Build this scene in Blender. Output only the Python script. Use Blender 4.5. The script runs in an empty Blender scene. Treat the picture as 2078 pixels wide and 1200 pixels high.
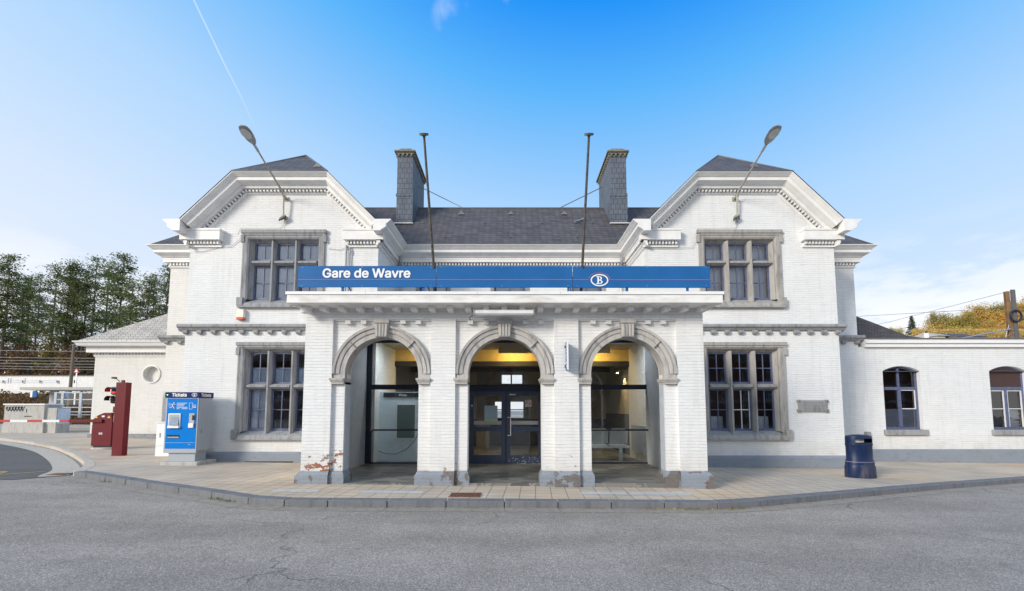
import bpy, bmesh, math, random
from mathutils import Vector, Matrix
random.seed(7)
R = math.radians
scene = bpy.context.scene
def nth(i, n):
    w = ['first','second','third','fourth','fifth','sixth','seventh','eighth','ninth','tenth','eleventh','twelfth','thirteenth','fourteenth','fifteenth','sixteenth','seventeenth','eighteenth','nineteenth','twentieth']
    return w[i]+' from the left' if i < n-i-1 else ('last' if i == n-1 else w[n-1-i]+' from the right' )
def order_labels(lst, fmt):
    # lst: objects; number them from left to right as the camera sees them
    lst = sorted(lst, key=lambda o: o.location.x/o.location.y)
    for i, o in enumerate(lst): o['label'] = fmt % (nth(i, len(lst)) if i < len(lst)-1 else 'first from the right')
# ------------------------------------------------------------------ camera
cam_d = bpy.data.cameras.new("camera"); cam = bpy.data.objects.new("camera", cam_d)
scene.collection.objects.link(cam); scene.camera = cam
cam.location = (0, 0, 1.6); cam.rotation_euler = (R(94.5), 0, 0)
cam_d.sensor_width = 36; cam_d.lens = 900/2078*36
cam_d.shift_y = 161/2078; cam_d.clip_start = .1; cam_d.clip_end = 3000
# ------------------------------------------------------------------ light
SUN_EL, SUN_AZ = 21, 228           # azimuth clockwise from +Y: low sun behind the camera's left shoulder
sd = bpy.data.lights.new("sun", 'SUN'); sun = bpy.data.objects.new("sun", sd); scene.collection.objects.link(sun)
sd.energy = 1.6; sd.angle = R(16); sd.color = (1, .93, .82)
dirv = Vector((math.sin(R(SUN_AZ))*math.cos(R(SUN_EL)), math.cos(R(SUN_AZ))*math.cos(R(SUN_EL)), math.sin(R(SUN_EL))))
sun.rotation_euler = dirv.to_track_quat('Z', 'Y').to_euler()
world = bpy.data.worlds.new("World"); scene.world = world; world.use_nodes = True
W = world.node_tree; W.nodes.clear()
def wn(t, **k):
    n = W.nodes.new(t)
    for a, b in k.items(): setattr(n, a, b)
    return n
def wmath(op, a, b=None, clamp=False):
    n = wn('ShaderNodeMath', operation=op, use_clamp=clamp)
    for i, v in enumerate((a, b)):
        if v is None: continue
        if isinstance(v, (int, float)): n.inputs[i].default_value = v
        else: W.links.new(v, n.inputs[i])
    return n.outputs[0]
def wramp(fac, stops, mode='EASE'):
    n = wn('ShaderNodeValToRGB'); n.color_ramp.interpolation = mode
    e = n.color_ramp.elements
    while len(e) < len(stops): e.new(.5)
    for i, (p, c) in enumerate(stops): e[i].position = p; e[i].color = (*c, 1) if len(c) == 3 else c
    W.links.new(fac, n.inputs[0]); return n.outputs[0]
def wmix(fac, a, b, mode='MIX'):
    n = wn('ShaderNodeMixRGB', blend_type=mode)
    for i, v in enumerate((fac, a, b)):
        if isinstance(v, (int, float)): n.inputs[i].default_value = v
        elif isinstance(v, tuple): n.inputs[i].default_value = (*v, 1)
        else: W.links.new(v, n.inputs[i])
    return n.outputs[0]
sky = wn('ShaderNodeTexSky', sky_type='NISHITA', sun_disc=False, sun_elevation=R(SUN_EL), sun_rotation=R(SUN_AZ))
sky.air_density = 1.0; sky.dust_density = .6; sky.ozone_density = 2.0
tc = wn('ShaderNodeTexCoord'); sep = wn('ShaderNodeSeparateXYZ'); W.links.new(tc.outputs['Generated'], sep.inputs[0])
X, Y, Z = sep.outputs
# haze that whitens the sky towards the horizon and towards the bright left (west) side
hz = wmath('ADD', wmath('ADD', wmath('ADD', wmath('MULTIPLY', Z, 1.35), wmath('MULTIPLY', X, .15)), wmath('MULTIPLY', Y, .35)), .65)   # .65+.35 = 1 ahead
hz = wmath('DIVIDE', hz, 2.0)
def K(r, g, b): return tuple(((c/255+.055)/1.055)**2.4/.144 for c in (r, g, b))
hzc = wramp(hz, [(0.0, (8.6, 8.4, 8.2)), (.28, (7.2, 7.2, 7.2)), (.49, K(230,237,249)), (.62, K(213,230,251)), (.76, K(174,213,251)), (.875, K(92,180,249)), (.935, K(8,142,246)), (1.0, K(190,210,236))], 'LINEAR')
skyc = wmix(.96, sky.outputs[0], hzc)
# soft low cumulus near the horizon, a few wisps high up
mp = wn('ShaderNodeMapping'); W.links.new(tc.outputs['Generated'], mp.inputs[0]); mp.inputs['Scale'].default_value = (1.6, 1.6, 5.0); mp.inputs['Location'].default_value = (.35, .2, .1)
nz = wn('ShaderNodeTexNoise'); nz.inputs['Scale'].default_value = 2.6; nz.inputs['Detail'].default_value = 9; nz.inputs['Roughness'].default_value = .6
W.links.new(mp.outputs[0], nz.inputs[0])
low = wramp(Z, [(0.0, (1, 1, 1)), (.10, (1, 1, 1)), (.33, (0, 0, 0)), (1, (0, 0, 0))])
cl = wmath('MULTIPLY', wramp(nz.outputs[0], [(.0, (0, 0, 0)), (.41, (0, 0, 0)), (.53, (1, 1, 1)), (1, (1, 1, 1))]), low)
skyc = wmix(wmath('MULTIPLY', cl, .95), skyc, (6.9, 6.95, 7.05))
nz2 = wn('ShaderNodeTexNoise'); nz2.inputs['Scale'].default_value = 5.5; nz2.inputs['Detail'].default_value = 8; nz2.inputs['Distortion'].default_value = .6
mp2 = wn('ShaderNodeMapping'); W.links.new(tc.outputs['Generated'], mp2.inputs[0]); mp2.inputs['Location'].default_value = (3.14, 1.4, .2); mp2.inputs['Scale'].default_value = (1.2, .7, 1.4)
W.links.new(mp2.outputs[0], nz2.inputs[0])
wisp = wramp(nz2.outputs[0], [(0, (0, 0, 0)), (.60, (0, 0, 0)), (.80, (1, 1, 1)), (1, (1, 1, 1))])
def wdist(c, r):
    vd = wn('ShaderNodeVectorMath', operation='DISTANCE'); W.links.new(tc.outputs['Generated'], vd.inputs[0]); vd.inputs[1].default_value = c
    return wmath('SUBTRACT', 1.0, wmath('DIVIDE', vd.outputs['Value'], r), True)
skyc = wmix(wmath('MULTIPLY', wmath('MULTIPLY', wisp, .75), wmath('ADD', wmath('MULTIPLY', wdist((-.10,.727,.679), .045), 1.5, True), wmath('MULTIPLY', wdist((-.005,.71,.70), .06), 1.2, True), True)), skyc, (6.2, 6.6, 7.1))
# a thin old contrail high on the left: a great circle across the sky
def pdir(u, v):
    a, b, t = (u-1039)/900, (761-v)/900, R(4.5); return Vector((a, math.cos(t)-b*math.sin(t), math.sin(t)+b*math.cos(t))).normalized()
d1, d2 = pdir(388,-8), pdir(520,262); nn_ = d1.cross(d2).normalized()
dp = wn('ShaderNodeVectorMath', operation='DOT_PRODUCT'); W.links.new(tc.outputs['Generated'], dp.inputs[0]); dp.inputs[1].default_value = nn_
wv = wmath('ADD', dp.outputs['Value'], wmath('MULTIPLY', wmath('SUBTRACT', nz.outputs[0], .5), .006))
line = wmath('SUBTRACT', 1.0, wmath('DIVIDE', wmath('ABSOLUTE', wv), .0017), True)
fade = wmath('MULTIPLY', wramp(Z, [(0, (0,0,0)), (.47, (0,0,0)), (.58, (1,1,1)), (1, (1,1,1))]), wmath('LESS_THAN', X, -.2))
fade = wmath('MULTIPLY', fade, wmath('GREATER_THAN', Y, .2))
skyc = wmix(wmath('MULTIPLY', wmath('MULTIPLY', line, fade), .45), skyc, (6.6, 6.8, 7.1))
bg = wn('ShaderNodeBackground'); bg.inputs[1].default_value = .072
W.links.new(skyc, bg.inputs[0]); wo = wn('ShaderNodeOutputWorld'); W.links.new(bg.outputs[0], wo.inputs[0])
scene.view_settings.view_transform = 'Standard'; scene.view_settings.look = 'None'
scene.view_settings.exposure = 1.08; scene.view_settings.gamma = 1
scene.cycles.max_bounces = 8; scene.cycles.transparent_max_bounces = 24
scene.cycles.use_denoising = True

# ------------------------------------------------------------------ helpers
COL = scene.collection
def gz(x): return -0.011*x                     # the square falls gently to the right
class MB:
    def __init__(s): s.v = []; s.f = []; s.mi = []; s.cur = 0
    def add(s, vs, fs):
        o = len(s.v); s.v += [tuple(v) for v in vs]
        for f in fs: s.f.append([i+o for i in f]); s.mi.append(s.cur)
        return s
    def box(s, x0, x1, y0, y1, z0, z1):
        return s.add([(x0,y0,z0),(x1,y0,z0),(x1,y1,z0),(x0,y1,z0),(x0,y0,z1),(x1,y0,z1),(x1,y1,z1),(x0,y1,z1)],
                     [(0,3,2,1),(4,5,6,7),(0,1,5,4),(1,2,6,5),(2,3,7,6),(3,0,4,7)])
    def obox(s, c, u, v, w, a, b, d):
        c, u, v, w = Vector(c), Vector(u).normalized()*a, Vector(v).normalized()*b, Vector(w).normalized()*d
        P = [c-u-v-w, c+u-v-w, c+u+v-w, c-u+v-w, c-u-v+w, c+u-v+w, c+u+v+w, c-u+v+w]
        return s.add(P, [(0,3,2,1),(4,5,6,7),(0,1,5,4),(1,2,6,5),(2,3,7,6),(3,0,4,7)])
    def quad(s, *p): return s.add(p, [tuple(range(len(p)))])
    def prism(s, poly, y0, y1, axis='y'):
        # poly in (x,z) extruded along y; or (x,y) along z; or (y,z) along x
        n = len(poly)
        def P(a, b, t): return (a, t, b) if axis == 'y' else ((a, b, t) if axis == 'z' else (t, a, b))
        vs = [P(a, b, y0) for a, b in poly]+[P(a, b, y1) for a, b in poly]
        fs = [tuple(range(n)), tuple(range(2*n-1, n-1, -1))]+[(i, i+n, (i+1) % n+n, (i+1) % n) for i in range(n)]
        return s.add(vs, fs)
    def tube(s, path, r, seg=8, caps=True):
        path = [Vector(p) for p in path]; n = len(path)
        rs = r if isinstance(r, (list, tuple)) else [r]*n
        up = None; rings = []
        for i, p in enumerate(path):
            d = (path[min(i+1, n-1)]-path[max(i-1, 0)]).normalized()
            if up is None:
                up = Vector((0,0,1)) if abs(d.z) < .9 else Vector((1,0,0))
            a = d.cross(up).normalized(); b = a.cross(d).normalized(); up = b
            rings.append([p+a*math.cos(t)*rs[i]+b*math.sin(t)*rs[i] for t in [2*math.pi*k/seg for k in range(seg)]])
        vs = [q for rg in rings for q in rg]; fs = []
        for i in range(n-1):
            for k in range(seg):
                fs.append((i*seg+k, i*seg+(k+1) % seg, (i+1)*seg+(k+1) % seg, (i+1)*seg+k))
        if caps: fs += [tuple(range(seg-1, -1, -1)), tuple(range((n-1)*seg, n*seg))]
        return s.add(vs, fs)
    def lathe(s, c, prof, seg=32, sx=1, sy=1):
        # prof: (radius, z)
        vs = [(c[0]+r*sx*math.cos(2*math.pi*k/seg), c[1]+r*sy*math.sin(2*math.pi*k/seg), c[2]+z) for r, z in prof for k in range(seg)]
        fs = []
        for i in range(len(prof)-1):
            for k in range(seg): fs.append((i*seg+k, i*seg+(k+1) % seg, (i+1)*seg+(k+1) % seg, (i+1)*seg+k))
        fs += [tuple(range(seg-1, -1, -1)), tuple(range((len(prof)-1)*seg, len(prof)*seg))]
        return s.add(vs, fs)
    def sweep(s, path, nrm, prof, mode='h', z0=0, y0=0, caps=True):
        # path: 2D points, nrm: outward normal of each segment, prof closed polygon of (a,b)
        n = len(path); m = len(prof); rings = []
        for i, p in enumerate(path):
            if i == 0: o = Vector(nrm[0])
            elif i == n-1: o = Vector(nrm[-1])
            else:
                n1, n2 = Vector(nrm[i-1]), Vector(nrm[i]); o = (n1+n2)/(1+n1.dot(n2))
            if mode == 'h': rings.append([(p[0]+o.x*a, p[1]+o.y*a, z0+b) for a, b in prof])
            else: rings.append([(p[0]+o.x*b, y0-a, p[1]+o.y*b) for a, b in prof])
        vs = [q for r_ in rings for q in r_]; fs = []
        for i in range(n-1):
            for k in range(m): fs.append((i*m+k, i*m+(k+1) % m, (i+1)*m+(k+1) % m, (i+1)*m+k))
        if caps: fs += [tuple(range(m)), tuple(range(n*m-1, (n-1)*m-1, -1))]
        return s.add(vs, fs)
    def build(s, name, mat, parent=None, smooth=False, bevel=0, recalc=True, world=True):
        me = bpy.data.meshes.new(name)
        off = Vector((0,0,0))
        if parent is not None and world:
            off = Vector(parent['org']) if 'org' in parent else parent.location.copy()
        me.from_pydata([tuple(Vector(v)-off) for v in s.v], [], s.f)
        for m in (mat if isinstance(mat, (list, tuple)) else [mat]): me.materials.append(m)
        me.polygons.foreach_set('material_index', s.mi)
        if recalc:
            bm = bmesh.new(); bm.from_mesh(me); bmesh.ops.recalc_face_normals(bm, faces=bm.faces); bm.to_mesh(me); bm.free()
        if smooth: me.polygons.foreach_set('use_smooth', [True]*len(me.polygons))
        o = bpy.data.objects.new(name, me); COL.objects.link(o)
        if parent is not None: o.parent = parent; o['org'] = tuple(off)
        if bevel:
            b = o.modifiers.new('bevel', 'BEVEL'); b.width = bevel; b.segments = 2; b.limit_method = 'ANGLE'; b.angle_limit = R(40)
        if smooth:
            try:
                bpy.context.view_layer.objects.active = o
                me.set_sharp_from_angle(angle=R(38))
            except Exception: pass
        return o
def tag(o, label=None, cat=None, group=None, kind=None):
    if label: o['label'] = label
    if cat: o['category'] = cat
    if group: o['group'] = group
    if kind: o['kind'] = kind
    return o
def thing(name, label, cat, loc=(0,0,0), group=None, rz=0):
    o = bpy.data.objects.new(name, None); COL.objects.link(o); o.location = loc; o.rotation_euler = (0,0,rz)
    o.empty_display_size = .2
    return tag(o, label, cat, group)
def copy_tree(o, parent=None):
    c = o.copy(); COL.objects.link(c)
    if parent is not None: c.parent = parent
    for ch in list(o.children): copy_tree(ch, c)
    return c
try:
    import os
    FONT = bpy.data.fonts.load(os.path.join(bpy.utils.system_resource('DATAFILES'), 'fonts', 'Inter.woff2'))
except Exception:
    FONT = None
def text(name, s, size, M, mat, parent, bold=0.0, extrude=.004, sx=1.0, spacing=1.0):
    cu = bpy.data.curves.new(name, 'FONT'); cu.body = s; cu.size = size
    if FONT: cu.font = FONT
    cu.offset = bold; cu.extrude = extrude
    cu.space_character = spacing; cu.resolution_u = 4
    cu.offset = 0
    if FONT: cu.size = size*1.30
    t = bpy.data.objects.new(name, cu); COL.objects.link(t)
    bpy.context.view_layer.update()
    m0 = bpy.data.meshes.new_from_object(t.evaluated_get(bpy.context.evaluated_depsgraph_get()))
    bpy.data.objects.remove(t)
    off = Vector(parent['org']) if 'org' in parent else parent.location.copy()
    # embolden: several copies a hair apart, each at its own depth
    bm = bmesh.new(); r_ = bold*size*1.30 if FONT else bold*size*.4
    sh = [(0, 0)]+([(r_*math.cos(a), r_*math.sin(a)) for a in [k*math.pi/3 for k in range(6)]] if bold else [])
    for k, (dx, dy) in enumerate(sh):
        mm_ = m0.copy(); mm_.transform(Matrix.Translation((dx, dy, k*.00012))); bm.from_mesh(mm_)
    me = bpy.data.meshes.new(name); bm.to_mesh(me); bm.free()
    me.transform(Matrix.Translation(-off) @ M @ Matrix.Diagonal((sx, 1, 1, 1)))
    me.materials.clear(); me.materials.append(mat)
    o = bpy.data.objects.new(name, me); COL.objects.link(o); o.parent = parent; o['org'] = tuple(off)
    return o
def front(x, y, z): return Matrix.Translation((x, y, z)) @ Matrix.Rotation(R(90), 4, 'X')   # lettering that faces -Y

# ------------------------------------------------------------------ materials
class NT:
    def __init__(s, name):
        s.m = bpy.data.materials.new(name); s.m.use_nodes = True; s.t = s.m.node_tree
        s.b = s.t.nodes['Principled BSDF']; s.out = s.t.nodes['Material Output']
    def n(s, t, ins=None, **k):
        nd = s.t.nodes.new(t)
        for a, b in k.items(): setattr(nd, a, b)
        for a, v in (ins or {}).items(): s.put(nd.inputs[a], v)
        return nd
    def put(s, sock, v):
        if hasattr(v, 'is_output'): s.t.links.new(v, sock)
        elif isinstance(v, tuple) and sock.type == 'RGBA' and len(v) == 3: sock.default_value = (*v, 1)
        else: sock.default_value = v
    def math(s, op, a, b=0.0, clamp=False):
        nd = s.n('ShaderNodeMath', operation=op, use_clamp=clamp); s.put(nd.inputs[0], a); s.put(nd.inputs[1], b); return nd.outputs[0]
    def mix(s, f, a, b, mode='MIX'):
        nd = s.n('ShaderNodeMixRGB', blend_type=mode); s.put(nd.inputs[0], f); s.put(nd.inputs[1], a); s.put(nd.inputs[2], b); return nd.outputs[0]
    def ramp(s, f, stops):
        nd = s.n('ShaderNodeValToRGB'); e = nd.color_ramp.elements
        while len(e) < len(stops): e.new(.5)
        for i, (p, c) in enumerate(stops):
            if isinstance(c, (int, float)): c = (c, c, c)
            e[i].position = p; e[i].color = (*c, 1)
        s.put(nd.inputs[0], f); return nd.outputs[0]
    def pos(s): return s.n('ShaderNodeNewGeometry').outputs['Position']
    def noise(s, scale, detail=4, vec=None, rough=.55, stretch=None, dist=0):
        v = vec or s.pos()
        if stretch: v = s.n('ShaderNodeMapping', {'Vector': v, 'Scale': stretch}).outputs[0]
        return s.n('ShaderNodeTexNoise', {'Vector': v, 'Scale': scale, 'Detail': detail, 'Roughness': rough, 'Distortion': dist}).outputs[0]
    def wallco(s, k=1.0):
        sp = s.n('ShaderNodeSeparateXYZ', {0: s.pos()}).outputs
        return s.n('ShaderNodeCombineXYZ', {0: s.math('ADD', sp[0], sp[1]), 1: s.math('MULTIPLY', sp[2], k)}).outputs[0], sp
    def bump(s, h, dist=.01, strength=1.0):
        nd = s.n('ShaderNodeBump', {'Height': h, 'Distance': dist, 'Strength': strength}); s.put(s.b.inputs['Normal'], nd.outputs[0])
    def set(s, **k):
        for a, v in k.items(): s.put(s.b.inputs[a.replace('_', ' ')], v)
        return s.m
def worn(name, col, rough=.4, dirt=(.3,.29,.27), amt=.35, metal=0):
    t = NT(name); z = t.n('ShaderNodeSeparateXYZ', {0: t.pos()}).outputs[2]
    a = t.ramp(t.noise(5, 7, rough=.65, stretch=(1, 1, .35)), [(.48, 0), (.72, 1)]); low = t.ramp(z, [(.1, 1), (.55, .25)])
    c = t.mix(t.math('MULTIPLY', t.math('MULTIPLY', a, low), amt), tuple(col), dirt)
    sc_ = t.ramp(t.noise(22, 3, stretch=(1, 1, 4)), [(.70, 0), (.73, .35)]); c = t.mix(sc_, c, tuple(min(1, x*1.8+.06) for x in col))
    t.bump(t.noise(2.5, 2), .004, .5); return t.set(Base_Color=c, Roughness=t.ramp(a, [(0, rough), (1, rough+.25)]), Metallic=metal, **{'Specular_IOR_Level': .25})
def plain(name, col, rough=.5, metal=0, var=.12, nscale=6, bump=0, spec=None):
    t = NT(name); nn = t.noise(nscale, 5)
    f = t.ramp(nn, [(.3, 1-var), (.7, 1+var*.4)])
    c = t.mix(1.0, tuple(col), f, 'MULTIPLY')
    t.set(Base_Color=c, Roughness=rough, Metallic=metal)
    if bump: t.bump(t.noise(nscale*8, 3), bump)
    if spec is not None: t.b.inputs['Specular IOR Level'].default_value = spec
    return t.m
def emit(name, col, st):
    t = NT(name); t.set(Base_Color=(0,0,0), Emission_Color=tuple(col)+(1,), Emission_Strength=st); return t.m
def brick_paint(name, white=(.815,.813,.805), flake=0.0, warm=0.0, bw=.215, bh=.068):
    t = NT(name); co, sp = t.wallco()
    wob = t.noise(2.5, 3); cow = t.n('ShaderNodeVectorMath', {0: co, 1: t.n('ShaderNodeCombineXYZ', {1: t.math('MULTIPLY', wob, .035)}).outputs[0]}, operation='ADD').outputs[0]
    bk = t.n('ShaderNodeTexBrick', {'Vector': cow, 'Color1': (.45,.45,.45), 'Color2': (1,1,1), 'Mortar': (0,0,0), 'Scale': 1.0, 'Mortar Size': .006, 'Mortar Smooth': .9, 'Brick Width': bw, 'Row Height': bh})
    zr = t.n('ShaderNodeSeparateXYZ', {0: cow}).outputs[1]
    bed = t.ramp(t.math('ABSOLUTE', t.math('SUBTRACT', t.math('FRACT', t.math('ADD', t.math('DIVIDE', zr, bh), 50.5)), .5)), [(.0, 1), (.07, .7), (.16, 0)])   # bed joints
    fine = t.noise(30, 5, stretch=(1,1,2)); lump = t.noise(9, 3, stretch=(1,1,2.2))
    h = t.math('ADD', t.math('MULTIPLY', bk.outputs[0], .55), t.math('ADD', t.math('MULTIPLY', fine, .5), t.math('MULTIPLY', lump, .9)))
    h = t.math('SUBTRACT', h, t.math('MULTIPLY', bed, t.ramp(t.noise(4.3, 5, rough=.65, stretch=(.7,.7,2.4)), [(.42, .05), (.64, .9)])))
    base = t.mix(t.ramp(t.noise(.6, 6), [(.3, 0), (.75, 1)]), tuple(white), tuple(c*k for c, k in zip(white, (.90, .90, .895))))
    base = t.mix(t.math('MULTIPLY', t.ramp(t.noise(.22, 3), [(.45, 0), (.62, 1)]), .35), base, tuple(c*k for c, k in zip(white, (.93, .97, 1.03))))
    joint = t.math('MULTIPLY', bed, t.ramp(t.noise(3.6, 6, rough=.65, stretch=(.6,.6,2.6)), [(.44, .0), (.66, .42)]))
    base = t.mix(joint, base, (.42,.42,.43))
    base = t.mix(t.math('MULTIPLY', bk.outputs['Fac'], .07), base, (.3,.3,.3))
    chips = t.ramp(t.noise(8, 6, stretch=(.45, .45, 3.4)), [(.68, 0), (.72, 1)])
    base = t.mix(t.math('MULTIPLY', chips, .42), base, (.30,.29,.28))
    spots = t.ramp(t.noise(26, 2), [(.77, 0), (.79, 1)]); base = t.mix(t.math('MULTIPLY', spots, .6), base, (.25,.23,.21))
    per = t.ramp(bk.outputs[0], [(.45, .95), (1, 1.0)])
    base = t.mix(1.0, base, per, 'MULTIPLY')
    st = t.ramp(t.noise(2.4, 5, stretch=(3, 3, .3)), [(.50, 0), (.75, 1)])
    base = t.mix(t.math('MULTIPLY', st, .22), base, (.42,.42,.40))
    splash = t.math('MULTIPLY', t.ramp(sp[2], [(.25, 1), (.8, 0)]), t.ramp(t.noise(3, 5), [(.35, .1), (.7, .5)])); base = t.mix(splash, base, (.45,.42,.38))
    if flake:
        lim = t.ramp(sp[2], [(.0, .50), (.40, .46), (.55, .34), (.90, .20), (1.0, 0.0)])
        xw = t.ramp(t.math('ABSOLUTE', t.math('ADD', sp[0], 3.85)), [(.0, 1), (.35, .95), (.75, .55), (1.0, .45)])
        nn = t.noise(6.5, 7, rough=.62, stretch=(1, 1, 1.8)); big = t.noise(1.9, 2)
        k = t.math('GREATER_THAN', t.math('ADD', t.math('ADD', nn, t.math('MULTIPLY', big, .8)), t.math('MULTIPLY', t.math('MULTIPLY', lim, xw), flake)), 1.32)
        red = t.mix(t.noise(14, 4), (.26,.085,.045), (.36,.15,.08))
        red = t.mix(t.ramp(t.noise(4, 3), [(.5, 0), (.56, 1)]), red, (.26,.22,.19))
        base = t.mix(k, base, red); h = t.math('SUBTRACT', h, t.math('MULTIPLY', k, 1.2))
    t.bump(h, .012, .55)
    return t.set(Base_Color=base, Roughness=.72)
def plinth_paint(name, flake=0.0):
    t = NT(name); co, sp = t.wallco()
    bk = t.n('ShaderNodeTexBrick', {'Vector': co, 'Color1': (.6,.6,.6), 'Color2': (1,1,1), 'Mortar': (0,0,0), 'Scale': 1.0, 'Mortar Size': .007, 'Mortar Smooth': .4, 'Brick Width': .225, 'Row Height': .075})
    base = t.mix(t.noise(3, 5), (.215,.245,.29), (.28,.31,.355))
    base = t.mix(t.math('MULTIPLY', t.ramp(t.noise(5, 6, stretch=(1,1,2)), [(.55, 0), (.72, 1)]), .45), base, (.15,.155,.165))
    h = t.math('ADD', bk.outputs[0], t.noise(30, 3))
    if flake:
        k = t.ramp(t.math('ADD', t.noise(3.2, 6), t.math('MULTIPLY', t.noise(1.1, 2), .5)), [(.765, 0), (.775, 1)])
        g = t.mix(t.noise(13, 5), (.11,.10,.10), (.20,.18,.17)); g = t.mix(t.ramp(t.noise(7, 2), [(.68, 0), (.70, 1)]), g, (.20,.10,.075))
        base = t.mix(k, base, g)
    t.bump(h, .014, .7)
    return t.set(Base_Color=base, Roughness=.7)
M = {}
M['brick'] = brick_paint('painted_brick')
M['brick_flake'] = brick_paint('painted_brick_flaking', flake=1.0)
M['brick_sunlit'] = brick_paint('painted_brick_sunlit', white=(.79,.765,.72))  # warm sunlight painted into the brick colour of the left-hand walls
M['plinth'] = plinth_paint('plinth_paint'); M['plinth_flake'] = plinth_paint('plinth_paint_flaking', 1.0)
M['trim'] = plain('white_trim', (.80,.79,.77), .55, var=.10, nscale=3.5, bump=.002)
def trim_dirty():
    t = NT('weathered_white_timber'); a = t.noise(2.2, 6, stretch=(1, 1, 4)); b = t.noise(16, 5)
    c = t.mix(t.ramp(a, [(.42, 0), (.72, 1)]), (.82,.81,.79), (.58,.55,.51))
    c = t.mix(t.ramp(b, [(.68, 0), (.74, .7)]), c, (.36,.33,.30)); t.bump(b, .004, .6)
    return t.set(Base_Color=c, Roughness=.6)
M['trim_old'] = trim_dirty()
def stone(name, a, b, dark):
    t = NT(name); n1 = t.noise(2.2, 7); n2 = t.noise(4, 6, stretch=(2.5, 2.5, .5)); n3 = t.noise(40, 4)
    c = t.mix(n1, a, b); c = t.mix(t.ramp(n2, [(.48, 0), (.72, .75)]), c, dark)
    c = t.mix(1.0, c, t.ramp(n3, [(.3, .88), (.7, 1.08)]), 'MULTIPLY')
    t.bump(t.math('ADD', n3, t.math('MULTIPLY', n1, 2)), .006, .7)
    return t.set(Base_Color=c, Roughness=.8)
M['stone'] = stone('window_stone', (.27,.272,.28), (.37,.368,.37), (.12,.122,.13))
M['stone_warm'] = stone('window_stone_warm', (.325,.31,.29), (.43,.41,.38), (.17,.16,.152))
M['arch_stone'] = stone('arch_stone', (.42,.41,.40), (.54,.51,.48), (.22,.22,.22))
M['moss'] = stone('mossy_cap', (.16,.15,.12), (.25,.23,.19), (.09,.085,.07))
def slate(name, a, b, bw=.22, bh=.155, k=1.41):
    t = NT(name); co, sp = t.wallco(k)
    bk = t.n('ShaderNodeTexBrick', {'Vector': co, 'Color1': (*a, 1), 'Color2': (*b, 1), 'Mortar': tuple(x*.25 for x in a), 'Scale': 1.0, 'Mortar Size': .008, 'Mortar Smooth': .2, 'Brick Width': bw, 'Row Height': bh})
    fr = t.math('FRACT', t.math('DIVIDE', t.math('MULTIPLY', sp[2], k), bh))
    c = t.mix(1.0, bk.outputs[0], t.ramp(t.noise(2.2, 6), [(.3, .78), (.75, 1.2)]), 'MULTIPLY')
    c = t.mix(t.math('MULTIPLY', t.ramp(t.noise(6, 5, stretch=(2, 2, .4)), [(.62, 0), (.78, 1)]), .15), c, tuple(min(1, x*2.2) for x in b))
    t.bump(t.math('ADD', t.math('MULTIPLY', fr, -1.0), t.math('MULTIPLY', bk.outputs['Fac'], -.6)), .018, .8 if k > 1.2 else .08)
    return t.set(Base_Color=c, Roughness=.7)
M['slate'] = slate('roof_slate', (.078,.070,.074), (.118,.108,.110))
M['slate_chim'] = slate('hung_slate', (.105,.125,.16), (.125,.145,.18), .17, .2, 1.0)
M['tile'] = slate('pale_roof_tile', (.50,.435,.36), (.58,.51,.43), .24, .2)
M['lead'] = plain('lead', (.22,.235,.26), .5, var=.3)
M['darkedge'] = plain('zinc_edge', (.12,.125,.14), .5)
M['zinc'] = plain('zinc_pipe', (.42,.45,.49), .45, .6)
M['frame_blue'] = plain('blue_window_paint', (.105,.125,.225), .45, var=.3, nscale=9)
M['frame_white'] = plain('white_window_paint', (.7,.7,.72), .5)
M['alu_dark'] = plain('dark_blue_aluminium', (.022,.032,.062), .35, .2, var=.2)
M['alu_door'] = plain('door_blue_aluminium', (.055,.075,.13), .35, .2, var=.2)
def glass(name, tint=(1,1,1), rough=.01, ior=1.5, refl=1.0):
    t = NT(name)
    for nd in [t.b]: t.t.nodes.remove(nd)
    fr = t.n('ShaderNodeFresnel', {'IOR': ior}).outputs[0]
    nn = t.noise(1.4, 2); bp = t.n('ShaderNodeBump', {'Height': nn, 'Distance': .02, 'Strength': .12})
    tr = t.n('ShaderNodeBsdfTransparent', {'Color': (*tint, 1)}); gl = t.n('ShaderNodeBsdfGlossy', {'Roughness': rough, 'Normal': bp.outputs[0]})
    f = t.math('ADD', t.math('MULTIPLY', fr, refl), .03*refl, True)
    mx = t.n('ShaderNodeMixShader', {0: f, 1: tr.outputs[0], 2: gl.outputs[0]}); t.t.links.new(mx.outputs[0], t.out.inputs[0])
    return t.m
M['glass'] = glass('window_glass', (.92,.95,.98), refl=1.5)
M['glass_hall'] = glass('hall_glass', (.92,.95,.96), refl=1.5)
M['sky_curtain'] = plain('sky_tinted_curtain', (.74,.82,.93), .9, var=.15, nscale=2)  # pale sky mirrored in the panes, put into the curtain colour
M['frost'] = plain('frosted_film', (.55,.66,.80), .6, var=.2, nscale=3)
M['board'] = plain('dark_brown_board', (.035,.028,.03), .6)
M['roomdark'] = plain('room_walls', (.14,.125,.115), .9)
M['grey_jamb'] = plain('grey_portico_paint', (.46,.50,.56), .7)
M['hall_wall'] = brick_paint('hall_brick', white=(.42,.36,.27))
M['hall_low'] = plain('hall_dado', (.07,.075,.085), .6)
M['yellow'] = plain('yellow_beam', (.56,.40,.12), .6, var=.1)
M['black'] = plain('blackened_beam', (.018,.014,.012), .6)
M['ceil'] = plain('hall_ceiling', (.40,.33,.20), .8)
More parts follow.
